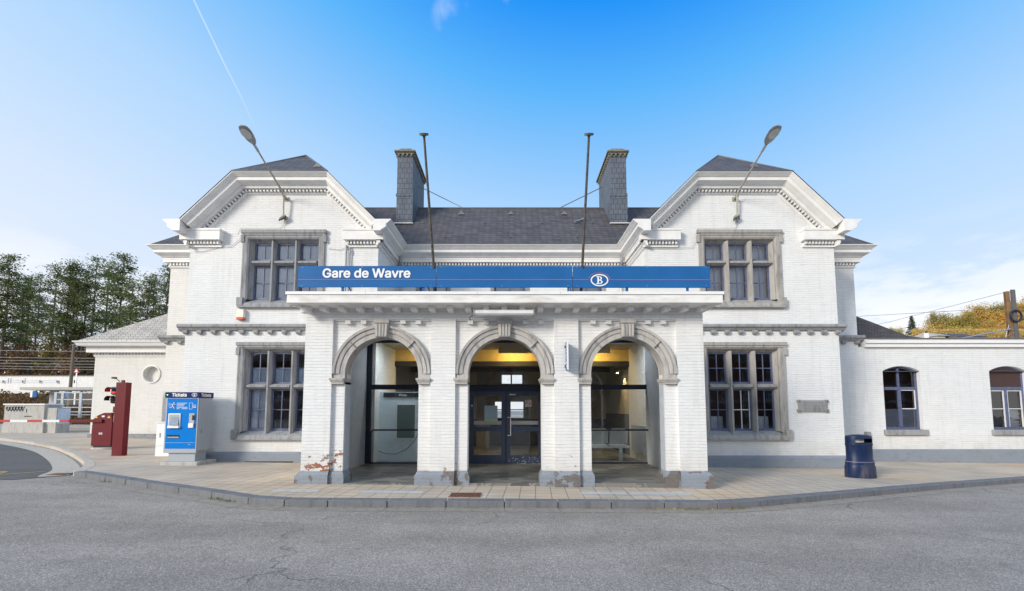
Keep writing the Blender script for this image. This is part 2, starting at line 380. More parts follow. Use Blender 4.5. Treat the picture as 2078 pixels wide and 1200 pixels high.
def paving():
    t = NT('pavement_slabs'); p = t.pos()
    mp_ = t.n('ShaderNodeMapping', {'Vector': p, 'Rotation': (0, 0, R(3))}).outputs[0]
    bk = t.n('ShaderNodeTexBrick', {'Vector': mp_, 'Color1': (.60,.50,.395), 'Color2': (.53,.45,.36), 'Mortar': (.22,.19,.155), 'Scale': 1.0, 'Mortar Size': .008, 'Mortar Smooth': .3, 'Brick Width': .30, 'Row Height': .30})
    bk.offset = .0; bk.offset_frequency = 1
    c = t.mix(1.0, bk.outputs[0], t.ramp(t.noise(.8, 6), [(.3, .80), (.7, 1.12)]), 'MULTIPLY')
    c = t.mix(t.ramp(t.noise(.35, 3), [(.45, 0), (.65, .65)]), c, t.mix(1.0, c, (1.14,1.0,.80), 'MULTIPLY'))
    c = t.mix(1.0, c, t.ramp(t.noise(60, 3), [(.3, .88), (.7, 1.1)]), 'MULTIPLY')
    spots = t.ramp(t.noise(7, 5), [(.66, 0), (.72, .35)]); c = t.mix(spots, c, (.13,.125,.11))
    t.bump(t.math('ADD', t.math('MULTIPLY', bk.outputs['Fac'], -1.5), t.noise(3.3, 1)), .008, .7)
    return t.set(Base_Color=c, Roughness=.75)
M['paving'] = paving()
def asphalt(name, a, b, speck=1.0):
    t = NT(name); n1 = t.noise(.25, 5); n2 = t.noise(75, 3, rough=.7); n3 = t.noise(2.1, 5)
    c = t.mix(n1, a, b)
    v = t.n('ShaderNodeTexVoronoi', {'Vector': t.pos(), 'Scale': 95.0})
    sp = t.n('ShaderNodeSeparateXYZ', {0: v.outputs['Color']}).outputs[0]
    c = t.mix(1.0, c, t.ramp(sp, [(.0, 1-.36*speck), (.55, 1.0), (1, 1+.6*speck)]), 'MULTIPLY')
    c = t.mix(1.0, c, t.ramp(n2, [(.3, 1-.35*speck), (.7, 1+.3*speck)]), 'MULTIPLY')
    c = t.mix(1.0, c, t.ramp(n3, [(.3, .90), (.7, 1.07)]), 'MULTIPLY')
    c = t.mix(1.0, c, t.ramp(t.noise(.55, 4, stretch=(.35, 1.3, 1)), [(.40, .84), (.55, 1.0), (.68, 1.08)]), 'MULTIPLY')
    oil = t.ramp(t.noise(1.3, 4, dist=.8), [(.66, 0), (.74, .35)]); c = t.mix(oil, c, (.12,.115,.11))
    ck = t.n('ShaderNodeTexVoronoi', {'Vector': t.n('ShaderNodeVectorMath', {0: t.pos(), 1: t.n('ShaderNodeTexNoise', {'Vector': t.pos(), 'Scale': 1.4, 'Detail': 6}).outputs[1]}, operation='ADD').outputs[0], 'Scale': .33}, feature='DISTANCE_TO_EDGE').outputs[0]
    crack = t.math('MULTIPLY', t.ramp(ck, [(.0, 1), (.006, 0)]), t.ramp(t.noise(.5, 3), [(.50, 0), (.58, .7)]))
    c = t.mix(crack, c, (.05,.05,.05))
    t.bump(t.math('ADD', sp, n2), .006, .8)
    return t.set(Base_Color=c, Roughness=.85)
M['asphalt'] = asphalt('road_asphalt', (.345,.30,.255), (.40,.352,.308))
M['asphalt_dark'] = asphalt('side_road_asphalt', (.12,.115,.11), (.155,.148,.142), .45)
M['kerb'] = stone('bluestone_kerb', (.145,.15,.165), (.20,.205,.215), (.10,.105,.115))
M['kerb_pale'] = stone('concrete_kerb', (.50,.44,.36), (.58,.52,.44), (.38,.33,.27))
M['gutter'] = stone('gutter_slabs', (.30,.26,.22), (.38,.33,.28), (.20,.17,.14))
def flags():
    t = NT('slate_floor'); v = t.n('ShaderNodeTexVoronoi', {'Vector': t.n('ShaderNodeMapping', {'Vector': t.pos(), 'Scale': (1.6, 3.2, 1)}).outputs[0], 'Scale': 1.3}, distance='CHEBYCHEV')
    e = t.n('ShaderNodeTexVoronoi', {'Vector': t.n('ShaderNodeMapping', {'Vector': t.pos(), 'Scale': (1.6, 3.2, 1)}).outputs[0], 'Scale': 1.3}, feature='DISTANCE_TO_EDGE')
    c = t.mix(t.n('ShaderNodeSeparateXYZ', {0: v.outputs['Color']}).outputs[0], (.085,.09,.088), (.24,.23,.21)); c = t.mix(t.ramp(e.outputs[0], [(.0, 1), (.03, 0)]), c, (.3,.29,.26))
    t.bump(t.noise(9, 4), .01); return t.set(Base_Color=c, Roughness=.45)
M['flags'] = flags()
M['sign_blue'] = plain('sign_blue', (.018,.125,.35), .45, var=.10, nscale=2, spec=.15)
M['sign_red'] = plain('sign_red_line', (.62,.16,.18), .5)
M['white'] = plain('white_plastic', (.82,.82,.82), .4, var=.05)
M['grey_metal'] = plain('grey_metal', (.40,.41,.43), .4, .5)
M['pole'] = plain('weathered_pole', (.13,.115,.10), .55, .3, var=.5, nscale=14)
M['lamp_arm'] = plain('lamp_arm_paint', (.42,.41,.34), .5, .2, var=.3)
M['lamp_head'] = plain('lamp_head', (.36,.37,.38), .45, .3)
M['lens'] = plain('lamp_lens', (.62,.62,.60), .15)
M['maroon'] = worn('maroon_paint', (.135,.006,.012), .45, (.16,.08,.07), .25)
M['red_band'] = plain('red_reflective', (.50,.03,.04), .4)
M['black_pl'] = plain('black_plastic', (.02,.02,.022), .35)
M['navy'] = worn('navy_bin_plastic', (.008,.02,.068), .38, (.16,.15,.14), .55)
M['tick_blue'] = plain('machine_blue', (.0,.19,.62), .3, var=.04, spec=.15)
M['tick_navy'] = plain('machine_navy', (.010,.018,.12), .35, var=.04, spec=.15)
M['tick_grey'] = worn('machine_grey', (.40,.43,.47), .35, (.28,.26,.24), .5, .2)
M['concrete'] = stone('concrete', (.42,.41,.38), (.52,.50,.47), (.27,.27,.24))
M['rust'] = plain('rusty_iron', (.20,.085,.05), .7, var=.4, nscale=20)
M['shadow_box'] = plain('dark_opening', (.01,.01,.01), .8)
M['tactile'] = stone('pale_slabs', (.52,.51,.49), (.60,.59,.57), (.42,.41,.39))
M['yellow_line'] = plain('yellow_road_paint', (.60,.43,.10), .6, var=.3, nscale=12)
M['white_line'] = plain('white_road_paint', (.50,.50,.48), .6, var=.4, nscale=12)

# ------------------------------------------------------------------ ground
G = -.11
road = MB().quad((-400,-400,gz(-400)+G),(400,-400,gz(400)+G),(400,600,gz(400)+G),(-400,600,gz(-400)+G)).build('road', M['asphalt']); tag(road, kind='structure')
kerbL = [(-10.49,10.77),(-10.0,10.56),(-7.54,9.33),(-5.62,8.45),(-4.65,7.96),(-3.93,7.80),(-3.18,7.80)]
kerbR = [(3.63,7.98),(4.53,8.22),(6.55,9.02),(9.69,10.26),(12.88,11.4),(22,14.6),(60,27)]
kerbline = kerbL+[(-.13,7.90)]+kerbR
corner = [(-10.49,10.77),(-10.72,11.0),(-10.95,11.35),(-11.30,11.85),(-12.11,12.7),(-14.34,14.65),(-17.46,17.1),(-20.68,19.2),(-24.3,21.2),(-60,38)]
def on(p, dz=0): return (p[0], p[1], gz(p[0])+dz)
pave_poly = [(x, y) for x, y in corner[::-1]]+kerbline[1:]+[(60,140),(-60,140)]
pm = MB(); pm.quad(*[on(p) for p in pave_poly])
pv = pm.build('pavement', M['paving'], recalc=False); tag(pv, kind='structure')
bm = bmesh.new(); bm.from_mesh(pv.data); bmesh.ops.triangulate(bm, faces=bm.faces)
for f in bm.faces:
    if f.normal.z < 0: f.normal_flip()
bm.to_mesh(pv.data); bm.free()
def offs(path, d):
    out = []
    for i, p in enumerate(path):
        a = Vector(path[max(i-1, 0)]); b = Vector(path[min(i+1, len(path)-1)]); t = (b-a).normalized(); n = Vector((-t.y, t.x))
        out.append((p[0]+n.x*d, p[1]+n.y*d))
    return out
def smoothline(path, sub=4):
    out = []
    for i in range(len(path)-1):
        p0 = Vector(path[max(i-1,0)]); p1 = Vector(path[i]); p2 = Vector(path[i+1]); p3 = Vector(path[min(i+2,len(path)-1)])
        for k in range(sub):
            t = k/sub; q = .5*((2*p1)+(p2-p0)*t+(2*p0-5*p1+4*p2-p3)*t*t+(3*p1-p0-3*p2+p3)*t**3); out.append((q.x, q.y))
    out.append(path[-1]); return out
def strip(path, d0, d1, z1, z0=None, ztop2=None, step=1.0, gap=.012, jit=.0):
    # kerb stones laid along the path, each about one metre long
    mb = MB(); ln = []
    a, b = offs(path, d0), offs(path, d1)
    for i in range(len(path)-1):
        L = (Vector(path[i+1])-Vector(path[i])).length; n = max(1, round(L/step))
        if L > 12: n = 1 if L > 20 else 9
        for k in range(n):
            t0, t1 = k/n+gap/L/2, (k+1)/n-gap/L/2
            def lp(P, t): return (P[i][0]+(P[i+1][0]-P[i][0])*t, P[i][1]+(P[i+1][1]-P[i][1])*t)
            q = [lp(a,t0), lp(a,t1), lp(b,t1), lp(b,t0)]; j = random.uniform(-jit, jit)
            if z0 is None: mb.quad(*[on(p, z1+j) for p in q])
            else: mb.add([on(p, z0) for p in q]+[on(p, z1+j) for p in q], [(0,3,2,1),(4,5,6,7),(0,1,5,4),(1,2,6,5),(2,3,7,6),(3,0,4,7)])
    return mb
kb = strip(kerbline, 0, .24, .008, -.30, jit=.002).build('kerb', M['kerb'], bevel=.012); tag(kb, kind='structure')
cs = smoothline(corner[:-1], 4)
cs = cs[::-1]
k2 = strip(cs, 0, .22, .006, -.3, step=.9).build('corner_kerb', M['kerb_pale'], bevel=.012); tag(k2, kind='structure')
gt = strip(kerbline, -.30, 0, G+.004, step=1.0).build('gutter', M['gutter'], recalc=False); tag(gt, kind='structure')
apron = [(-24.0,20.9),(-20.6,18.9),(-17.3,16.8),(-14.2,14.35),(-12.1,12.5),(-11.35,11.7),(-11.0,11.15),(-10.75,10.85)]
ap = strip(smoothline(apron, 3), -.48, .05, G+.016, step=.9).build('apron', M['kerb_pale'], recalc=False); tag(ap, kind='structure')
# side road, smoother and darker
inner = offs(smoothline(apron, 3), -.3)
sr = MB().quad(*[on(p, G+.008) for p in inner], on((-11.3,10.2), G+.008), on((-14,10.0), G+.008), on((-60,9.0), G+.008), on((-60,38), G+.008)).build('side_road', M['asphalt_dark'], recalc=False); tag(sr, kind='structure')
bm = bmesh.new(); bm.from_mesh(sr.data); bmesh.ops.triangulate(bm, faces=bm.faces)
for f in bm.faces:
    if f.normal.z < 0: f.normal_flip()
bm.to_mesh(sr.data); bm.free()
def mark(name, pts, mat, w=.1, dz=G+.013):
    mb = MB()
    for a, b in pts:
        t = (Vector(b)-Vector(a)).normalized(); n = Vector((-t.y, t.x))*w/2
        mb.quad(*[on(p, dz) for p in ((a[0]-n.x,a[1]-n.y),(b[0]-n.x,b[1]-n.y),(b[0]+n.x,b[1]+n.y),(a[0]+n.x,a[1]+n.y))])
    o = mb.build(name, mat, recalc=False); tag(o, kind='structure'); return o
mark('yellow_marking', [((-22,12.6),(-12.75,11.35)), ((-12.75,11.35),(-12.55,10.95)), ((-20,10.2),(-12.6,10.7)), ((-12.6,10.7),(-11.9,11.45))], M['yellow_line'], .07)
mark('white_marking', [((-16.0,13.4),(-15.3,12.2))], M['white_line'], .05)
# pale slabs and an iron grating let into the pavement
tp = MB()
for x0, x1, y0 in ((-4.6,-3.95,8.52),(-2.9,-1.9,8.50),(1.35,2.0,8.62),(2.3,3.35,8.66)):
    k = 0
    while x0+.3*k < x1:
        xa = x0+.3*k; tp.quad(*[on(p, .004) for p in ((xa+.004,y0),(xa+.294,y0+.012),(xa+.282,y0+.30),(xa-.008,y0+.288))]); k += 1
tpo = tp.build('pale_slabs', M['tactile'], recalc=False); tag(tpo, kind='structure')
gr_ = thing('drain_grating', 'rusty brown iron grating set in the pavement before the middle arch', 'grating', (-.87, 8.42, gz(-.87)))
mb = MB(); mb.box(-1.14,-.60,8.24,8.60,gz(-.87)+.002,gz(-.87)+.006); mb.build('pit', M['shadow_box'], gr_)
mb = MB(); z0 = gz(-.87)
mb.box(-1.16,-.58,8.22,8.245,z0+.003,z0+.014); mb.box(-1.16,-.58,8.595,8.62,z0+.003,z0+.014)
for k in range(15): x = -1.15+k*.0395; mb.box(x,x+.016,8.245,8.595,z0+.007,z0+.013)
for k in range(6): y = 8.29+k*.055; mb.box(-1.15,-.585,y,y+.014,z0+.0065,z0+.0125)
mb.build('bars', M['rust'], gr_)
g2 = thing('drain_cover', 'small brown gully cover in the pale concrete gutter at the corner', 'grating', (-11.0,11.0,gz(-11)+G))
mb = MB(); zz = gz(-11)+G+.02; mb.box(-11.25,-10.85,10.85,11.15,zz,zz+.01); mb.build('cover', M['rust'], g2)

# ------------------------------------------------------------------ station building
ST = thing('station_building', 'white painted brick station with twin gabled wings, slate roof and three-arched entrance porch', 'building', (0, 13.1, 0))
YW, YC = 13.1, 15.1
WC, WH = 6.9, 2.85            # wing centre and half width
def wall_front(mb, x0, x1, z0, z1, y, holes, d=.35):
    """front-facing wall sheet with rectangular openings and their reveals"""
    xs = sorted({x0, x1, *[h[0] for h in holes], *[h[1] for h in holes]}); zs = sorted({z0, z1, *[h[2] for h in holes], *[h[3] for h in holes]})
    for i in range(len(xs)-1):
        for j in range(len(zs)-1):
            cx, cz = (xs[i]+xs[i+1])/2, (zs[j]+zs[j+1])/2
            if any(h[0] < cx < h[1] and h[2] < cz < h[3] for h in holes): continue
            mb.quad((xs[i],y,zs[j]),(xs[i+1],y,zs[j]),(xs[i+1],y,zs[j+1]),(xs[i],y,zs[j+1]))
    for a, b, c, e in holes:
        mb.quad((a,y,c),(a,y,e),(a,y+d,e),(a,y+d,c)); mb.quad((b,y,c),(b,y+d,c),(b,y+d,e),(b,y,e))
        mb.quad((a,y,e),(b,y,e),(b,y+d,e),(a,y+d,e)); mb.quad((a,y,c),(a,y+d,c),(b,y+d,c),(b,y,c))
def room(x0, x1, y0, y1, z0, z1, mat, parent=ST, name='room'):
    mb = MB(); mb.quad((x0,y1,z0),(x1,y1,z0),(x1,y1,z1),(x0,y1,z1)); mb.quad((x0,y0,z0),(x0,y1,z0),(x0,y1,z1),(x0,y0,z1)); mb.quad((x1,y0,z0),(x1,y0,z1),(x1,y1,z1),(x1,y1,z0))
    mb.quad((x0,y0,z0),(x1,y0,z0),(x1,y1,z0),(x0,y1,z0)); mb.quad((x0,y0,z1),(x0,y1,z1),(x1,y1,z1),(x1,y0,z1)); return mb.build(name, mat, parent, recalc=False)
# windows of the wings: inner opening +-.975
LO = dict(z0=.72, sill=.98, t0=2.22, t1=2.37, head=3.32, top=3.60)
UP = dict(z0=4.64, sill=4.93, t0=5.98, t1=6.13, head=6.68, top=7.03)
for sg in (-1, 1):
    c = WC*sg; mb = MB()
    h = [(c-1.15, c+1.15, d['z0']+.06, d['head']+.15) for d in (LO, UP)]
    wall_front(mb, c-WH, c+WH, -.35, 7.05, YW, h)
    mb.quad((c-WH+.05,YW,7.05),(c+WH-.05,YW,7.05),(c+1.33,YW,8.55),(c-1.33,YW,8.55))
    for xx in (c-WH, c+WH): mb.quad((xx,YW,-.35),(xx,YC+.3,-.35),(xx,YC+.3,7.1),(xx,YW,7.1))
    mb.build('wing_wall', M['brick'], ST, recalc=False)
    # room behind the windows, two storeys
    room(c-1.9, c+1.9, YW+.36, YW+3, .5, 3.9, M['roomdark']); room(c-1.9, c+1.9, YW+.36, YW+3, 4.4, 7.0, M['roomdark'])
def centre_wall():
    mb = MB(); wall_front(mb, -WC+WH+.0, WC-WH, 3.9, 7.05, YC, [(-3.2,-2.25,4.7,6.2),(-.62,.46,4.7,6.2),(2.08,3.1,4.7,6.2)])
    mb.build('main_wall', M['brick'], ST, recalc=False)
    for s_ in (-1, 1):
        mb = MB(); a, b = sorted((s_*9.75, s_*11.88)); wall_front(mb, a, b, -.35, 7.05, YC, [])
        x = s_*11.88; mb.quad((x,YC,-.35),(x,YC+4.4,-.35),(x,YC+4.4,7.05),(x,YC,7.05)); mb.build('side_wall', M['brick_sunlit'] if s_ < 0 else M['brick'], ST, recalc=False)
    for a, b in ((-3.2,-2.25),(-.62,.46),(2.08,3.1)):
        w = MB(); w.box(a-.12,a,YC-.04,YC+.1,4.7,6.2); w.box(b,b+.12,YC-.04,YC+.1,4.7,6.2); w.box(a-.12,b+.12,YC-.05,YC+.1,6.2,6.36)
        wo_ = w.build('window', M['stone'], ST)
        f = MB(); m_ = (a+b)/2; f.box(a,a+.06,YC+.08,YC+.13,4.7,6.2); f.box(b-.06,b,YC+.08,YC+.13,4.7,6.2); f.box(m_-.025,m_+.025,YC+.08,YC+.12,4.7,6.2)
        f.box(a+.06,m_-.025,YC+.085,YC+.12,5.4,5.45); f.box(m_+.025,b-.06,YC+.085,YC+.12,5.4,5.45); f.build('frame', M['frame_blue'], wo_)
        MB().quad((a,YC+.1,4.7),(b,YC+.1,4.7),(b,YC+.1,6.2),(a,YC+.1,6.2)).build('pane', M['glass'], wo_, recalc=False)
        MB().quad((a,YC+.3,4.7),(b,YC+.3,4.7),(b,YC+.3,6.2),(a,YC+.3,6.2)).build('blind', M['sky_curtain'], wo_, recalc=False)
centre_wall()
# plinths
def plinth_piece(x0, x1, y, z1, mat, side=None, out=.07):
    mb = MB()
    mb.add([(x0,y-out,-.4),(x1,y-out,-.4),(x1,y-out,z1-.06),(x0,y-out,z1-.06),(x0,y-.004,z1),(x1,y-.004,z1),(x0,y+.1,-.4),(x1,y+.1,-.4),(x0,y+.1,z1),(x1,y+.1,z1)],
           [(0,1,2,3),(3,2,5,4),(0,3,4,8,6),(1,7,9,5,2),(4,5,9,8)])
    return mb.build('plinth', mat, ST)
plinth_piece(-9.82, -4.46, YW, .375, M['plinth']); plinth_piece(4.13, 9.84, YW, .27, M['plinth'])
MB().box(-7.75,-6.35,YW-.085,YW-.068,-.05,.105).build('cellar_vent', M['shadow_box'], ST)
# stone-mullioned windows
def stone_window(c, d, mat, variant):
    y = YW; w = MB(); zs, zh = d['sill'], d['head']; xi = .975
    xo = 1.19
    # flat architrave band, proud of the wall
    zb, zt_ = d['z0']+.14, d['top']
    w.box(c-xo-.0,c-xi-.12,y-.05,y+.02,zb,zh+.12); w.box(c+xi+.12,c+xo,y-.05,y+.02,zb,zh+.12)
    w.box(c-xo,c+xo,y-.05,y+.02,zh+.12,zt_-.1)
    # outer label moulding with its ears
    w.box(c-xo-.10,c+xo+.10,y-.095,y+.02,zt_-.1,zt_); w.box(c-xo-.07,c+xo+.07,y-.07,y+.02,zt_-.16,zt_-.1)
    for s_ in (-1, 1):
        a, b = sorted((c+s_*xo, c+s_*(xo+.10)))
        w.box(a,b,y-.08,y+.02,zt_-.38,zt_-.16); a, b = sorted((c+s_*xo, c+s_*(xo+.045))); w.box(a,b,y-.055,y+.02,zb,zt_-.38)
        # rebated jamb: step then splay into the opening
        x1, x2, x3 = c+s_*(xi+.12), c+s_*(xi+.075), c+s_*xi
        w.add([(x1,y-.05,zs-.06),(x2,y-.02,zs-.02),(x2,y+.04,zs-.02),(x3,y+.15,zs),(x3,y+.24,zs),
               (x1,y-.05,zh+.12),(x2,y-.02,zh+.075),(x2,y+.04,zh+.075),(x3,y+.15,zh),(x3,y+.24,zh)], [(i,i+1,i+6,i+5) for i in range(4)])
    a = [(xi+.12,-.05,zh+.12),(xi+.075,-.02,zh+.075),(xi+.075,.04,zh+.075),(xi,.15,zh),(xi,.24,zh)]
    w.add([(c-p[0],y+p[1],p[2]) for p in a]+[(c+p[0],y+p[1],p[2]) for p in a], [(i,i+5,i+6,i+1) for i in range(4)])
    # sloping sill with end blocks
    z0 = d['z0']
    w.add([(c-xo-.10,y-.12,z0),(c+xo+.10,y-.12,z0),(c+xo+.10,y-.12,z0+.05),(c-xo-.10,y-.12,z0+.05),(c-xo-.10,y-.09,z0+.14),(c+xo+.10,y-.09,z0+.14),(c-xi,y+.18,zs),(c+xi,y+.18,zs),(c-xo-.10,y+.02,z0+.16),(c+xo+.10,y+.02,z0+.16),(c-xo-.1,y+.02,z0),(c+xo+.1,y+.02,z0)],
          [(0,1,2,3),(3,2,5,4),(4,5,7,6),(4,6,8),(5,9,7),(0,10,11,1),(0,3,4,8,10),(1,11,9,5,2)])
    for s_ in (-1, 1):
        a, b = sorted((c+s_*(xo-.06), c+s_*(xo+.11))); w.box(a,b,y-.13,y+.02,z0+.06,z0+.30)
    # mullions, chamfered, and the transom
    for mx in (-.355, .355):
        X0 = c+mx
        w.prism([(X0-.022,y-.02),(X0+.022,y-.02),(X0+.062,y+.09),(X0+.062,y+.22),(X0-.062,y+.22),(X0-.062,y+.09)], zs-.10, zh+.03, axis='z')
    for k in (-1, 0, 1):
        a, b = c+k*.71-.293, c+k*.71+.293
        if k == -1: a = c-xi
        if k == 1: b = c+xi
        w.prism([(y+.0,d['t0']+.05),(y+.0,d['t1']-.05),(y+.10,d['t1']),(y+.22,d['t1']),(y+.22,d['t0']),(y+.10,d['t0'])], a, b, axis='x')
    win = w.build('stone_window', mat, ST)
    ws = [(c-xi, c-.355-.062), (c-.293, c+.293), (c+.355+.062, c+xi)]
    for row, (za, zb_) in enumerate(((d['sill'], d['t0']), (d['t1'], d['head']))):
        for col, (a, b) in enumerate(ws):
            m = MB(); yy = y+.17; fw = .045; mx = (a+b)/2
            m.box(a,a+fw,yy,yy+.06,za,zb_); m.box(b-fw,b,yy,yy+.06,za,zb_); m.box(a+fw,b-fw,yy,yy+.06,zb_-fw,zb_); m.box(a+fw,b-fw,yy,yy+.06,za,za+fw+.02)
            top_small = (d is UP and row == 1)
            white = (variant == 'right_low' and row == 0 and col == 1)
            mm = m
            if white: mm = MB()
            mm.box(mx-.013,mx+.013,yy+.012,yy+.045,za+fw+.02,zb_-fw)
            if not top_small:
                zc = (za+zb_)/2 if variant != 'left_low' or row == 0 else (za+zb_)/2
                mm.box(a+fw,mx-.013,yy+.014,yy+.043,zc-.013,zc+.013); mm.box(mx+.013,b-fw,yy+.014,yy+.043,zc-.013,zc+.013)
            s = m.build('casement', M['frame_blue'], win)
            if white:
                mm.box(a+fw,a+fw+.02,yy+.01,yy+.05,za+fw+.02,zb_-fw); mm.box(b-fw-.02,b-fw,yy+.01,yy+.05,za+fw+.02,zb_-fw)
                tag(mm.build('glazing_bars', M['frame_white'], win), 'white glazing bars of the middle lower light')
            MB().quad((a+fw,yy+.03,za+fw),(b-fw,yy+.03,za+fw),(b-fw,yy+.03,zb_-fw),(a+fw,yy+.03,zb_-fw)).build('pane', M['glass'], win, recalc=False)
            def back(z_a, z_b, mat_, nm, dy=.10, lab=None):
                k = MB(); n = 12
                for i in range(n):
                    xa, xb = a+(b-a)*i/n, a+(b-a)*(i+1)/n; ya = y+.26+dy+(.005 if i % 2 else -.005); yb = y+.26+dy+(-.005 if i % 2 else .005)
                    k.quad((xa,ya,z_a),(xb,yb,z_a),(xb,yb,z_b),(xa,ya,z_b))
                o = k.build(nm, mat_, win, recalc=False)
                if lab: tag(o, lab)
            if variant == 'left_up' or variant == 'right_up': back(za, zb_, M['sky_curtain'], 'sky_curtain', -.03 if variant == 'left_up' else .12)  # upper windows: these sheets carry the painted sky reflection
            if variant == 'left_low':
                if row == 1: back(za, (za+zb_)/2, M['frost'], 'frosted_film', -.04)
                elif col == 0: back(za, zb_, M['sky_curtain'], 'sky_curtain', .02)
                elif col == 1: back(za, zb_-.24, M['board'], 'board', -.03, 'dark brown board closing most of the middle light')
            if variant == 'right_low' and row == 0 and col != 1: back(za, za+.42, M['sky_curtain'], 'sky_curtain', .25)
stone_window(-WC+.02, LO, M['stone'], 'left_low'); stone_window(-WC, UP, M['stone'], 'left_up')
stone_window(WC-.05, LO, M['stone_warm'], 'right_low'); stone_window(WC-.02, UP, M['stone_warm'], 'right_up')
# string courses with little brackets
def string_course(x0, x1, y, ends=(True, True)):
    mb = MB(); mb.prism([(y+.02,3.93),(y-.06,3.96),(y-.10,4.02),(y-.15,4.05),(y-.15,4.11),(y-.12,4.14),(y+.02,4.16)], x0, x1, axis='x')
    n = max(1, round((x1-x0)/.42))
    for k in range(n):
        xc = x0+(x1-x0)*(k+.5)/n; mb.box(xc-.07,xc+.07,y-.10,y+.02,3.875,3.955); mb.box(xc-.055,xc+.055,y-.07,y+.02,3.84,3.875)
    return mb.build('string_course', M['stone'], ST)
string_course(-9.92, -4.46, YW); string_course(4.13, 9.90, YW); string_course(-12.06, -9.76, YC); string_course(9.76, 12.04, YC)
# cornices
EZ = 7.18
crown = [(-.02,0),(.5,0),(.5,-.022),(.45,-.06),(.385,-.12),(.355,-.135),(.355,-.225),(.32,-.25),(.22,-.31),(.19,-.345),(-.02,-.345)]
frieze = [(-.02,-.346),(.165,-.346),(.165,-.40),(.155,-.41),(.155,-.50),(-.02,-.50)]
bed = [(-.02,-.60),(.06,-.60),(.05,-.64),(.02,-.68),(-.02,-.68)]
def dent_h(mb, a, b, nrm, z, w=.052, gap=.055, out=.12, h=.085):
    out = min(out, .09); a, b, n = Vector(a), Vector(b), Vector(nrm); L = (b-a).length; t = (b-a)/L; k = int(L/(w+gap))
    for i in range(k):
        p = a+t*((i+.5)*L/k); mb.obox((p.x+n.x*out/2, p.y+n.y*out/2, z-h/2), (t.x,t.y,0), (n.x,n.y,0), (0,0,1), w/2, out/2+.01, h/2)
def cornice_h(path, nrm, cut=.5, name='cornice', fr_start=None, fr_end=None):
    mb = MB(); mb.sweep(path, nrm, crown, z0=EZ)
    p2 = [tuple(p) for p in path]
    if fr_start: p2[0] = fr_start
    if fr_end: p2[-1] = fr_end
    mb.sweep(p2, nrm, frieze, z0=EZ); mb.sweep(p2, nrm, bed, z0=EZ)
    for i in range(len(p2)-1): dent_h(mb, p2[i], p2[i+1], nrm[i], EZ-.505)
    return mb.build(name, M['trim'], ST)
XO, XI = 9.75, 4.05
cornice_h([(-XI,12.6),(-XI,YC),(XI,YC),(XI,12.6)], [(1,0),(0,-1),(-1,0)], fr_start=(-XI,12.9), fr_end=(XI,12.9))
cornice_h([(-XO,12.6),(-XO,YC),(-11.88,YC),(-11.88,19.5)], [(-1,0),(0,-1),(-1,0)], fr_start=(-XO,12.9))
cornice_h([(XO,12.6),(XO,YC),(11.88,YC),(11.88,19.5)], [(1,0),(0,-1),(1,0)], fr_start=(XO,12.9))
rake = [(-.02,0),(.5,0),(.5,-.022),(.46,-.05),(.40,-.10),(.375,-.112),(.37,-.20),(.34,-.215),(.24,-.26),(.19,-.27),(.18,-.345),(-.02,-.345)]
rbed = [(-.02,-.425),(.06,-.425),(.05,-.45),(.02,-.48),(-.02,-.48)]
s2 = math.sqrt(.5)
for sg in (-1, 1):
    c = 6.88*sg; mb = MB()
    P = [(c-2.86,EZ+.0),(c-1.41,EZ+1.45),(c+1.41,EZ+1.45),(c+2.86,EZ)]
    N = [(-s2,s2),(0,1),(s2,s2)]
    mb.sweep(P, N, rake, mode='r', y0=YW)
    def inset(d):
        t = math.tan(R(22.5)); return [(P[0][0]+d*s2, P[0][1]-d*s2), (P[1][0]+d*t, P[1][1]-d), (P[2][0]-d*t, P[2][1]-d), (P[3][0]-d*s2, P[3][1]-d*s2)]
    q = inset(.385)
    mb.sweep(P, N, rbed, mode='r', y0=YW)
    for i in range(3):
        a, b = Vector(q[i]), Vector(q[i+1]); L = (b-a).length; t = (b-a)/L; n = Vector(N[i]); k = int(L/.107)
        for j in range(k):
            p = a+t*((j+.5)*L/k); mb.obox((p.x,YW-.055,p.y), (t.x,0,t.y), (0,1,0), (n.x,0,n.y), .027, .065, .036)
    mb.build('gable_cornice', M['trim'], ST)
    # kneeler blocks under the gable feet
    for s_ in (-1, 1):
        k = MB(); outer = (s_ == sg); xe = c+s_*(WH+.02)+(sg*.02)
        xw = sg*XO if outer else sg*XI; dirx = 1 if xw > c else -1
        a, b = sorted((xw+dirx*.20, xw-dirx*1.0)); k.box(a,b,YW-.205,YW+.01,EZ-.50,EZ-.22); k.box(a-.015,b+.015,YW-.225,YW+.01,EZ-.22,EZ-.16)
        a, b = sorted((xw+dirx*.08, xw-dirx*.97)); k.box(a,b,YW-.05,YW+.01,EZ-.68,EZ-.61)
        n = 10
        for i in range(n):
            x = a+.03+(b-a-.06)*(i+.5)/n; k.box(x-.027,x+.027,YW-.12,YW+.01,EZ-.60,EZ-.502)
        k.build('kneeler', M['trim'], ST)
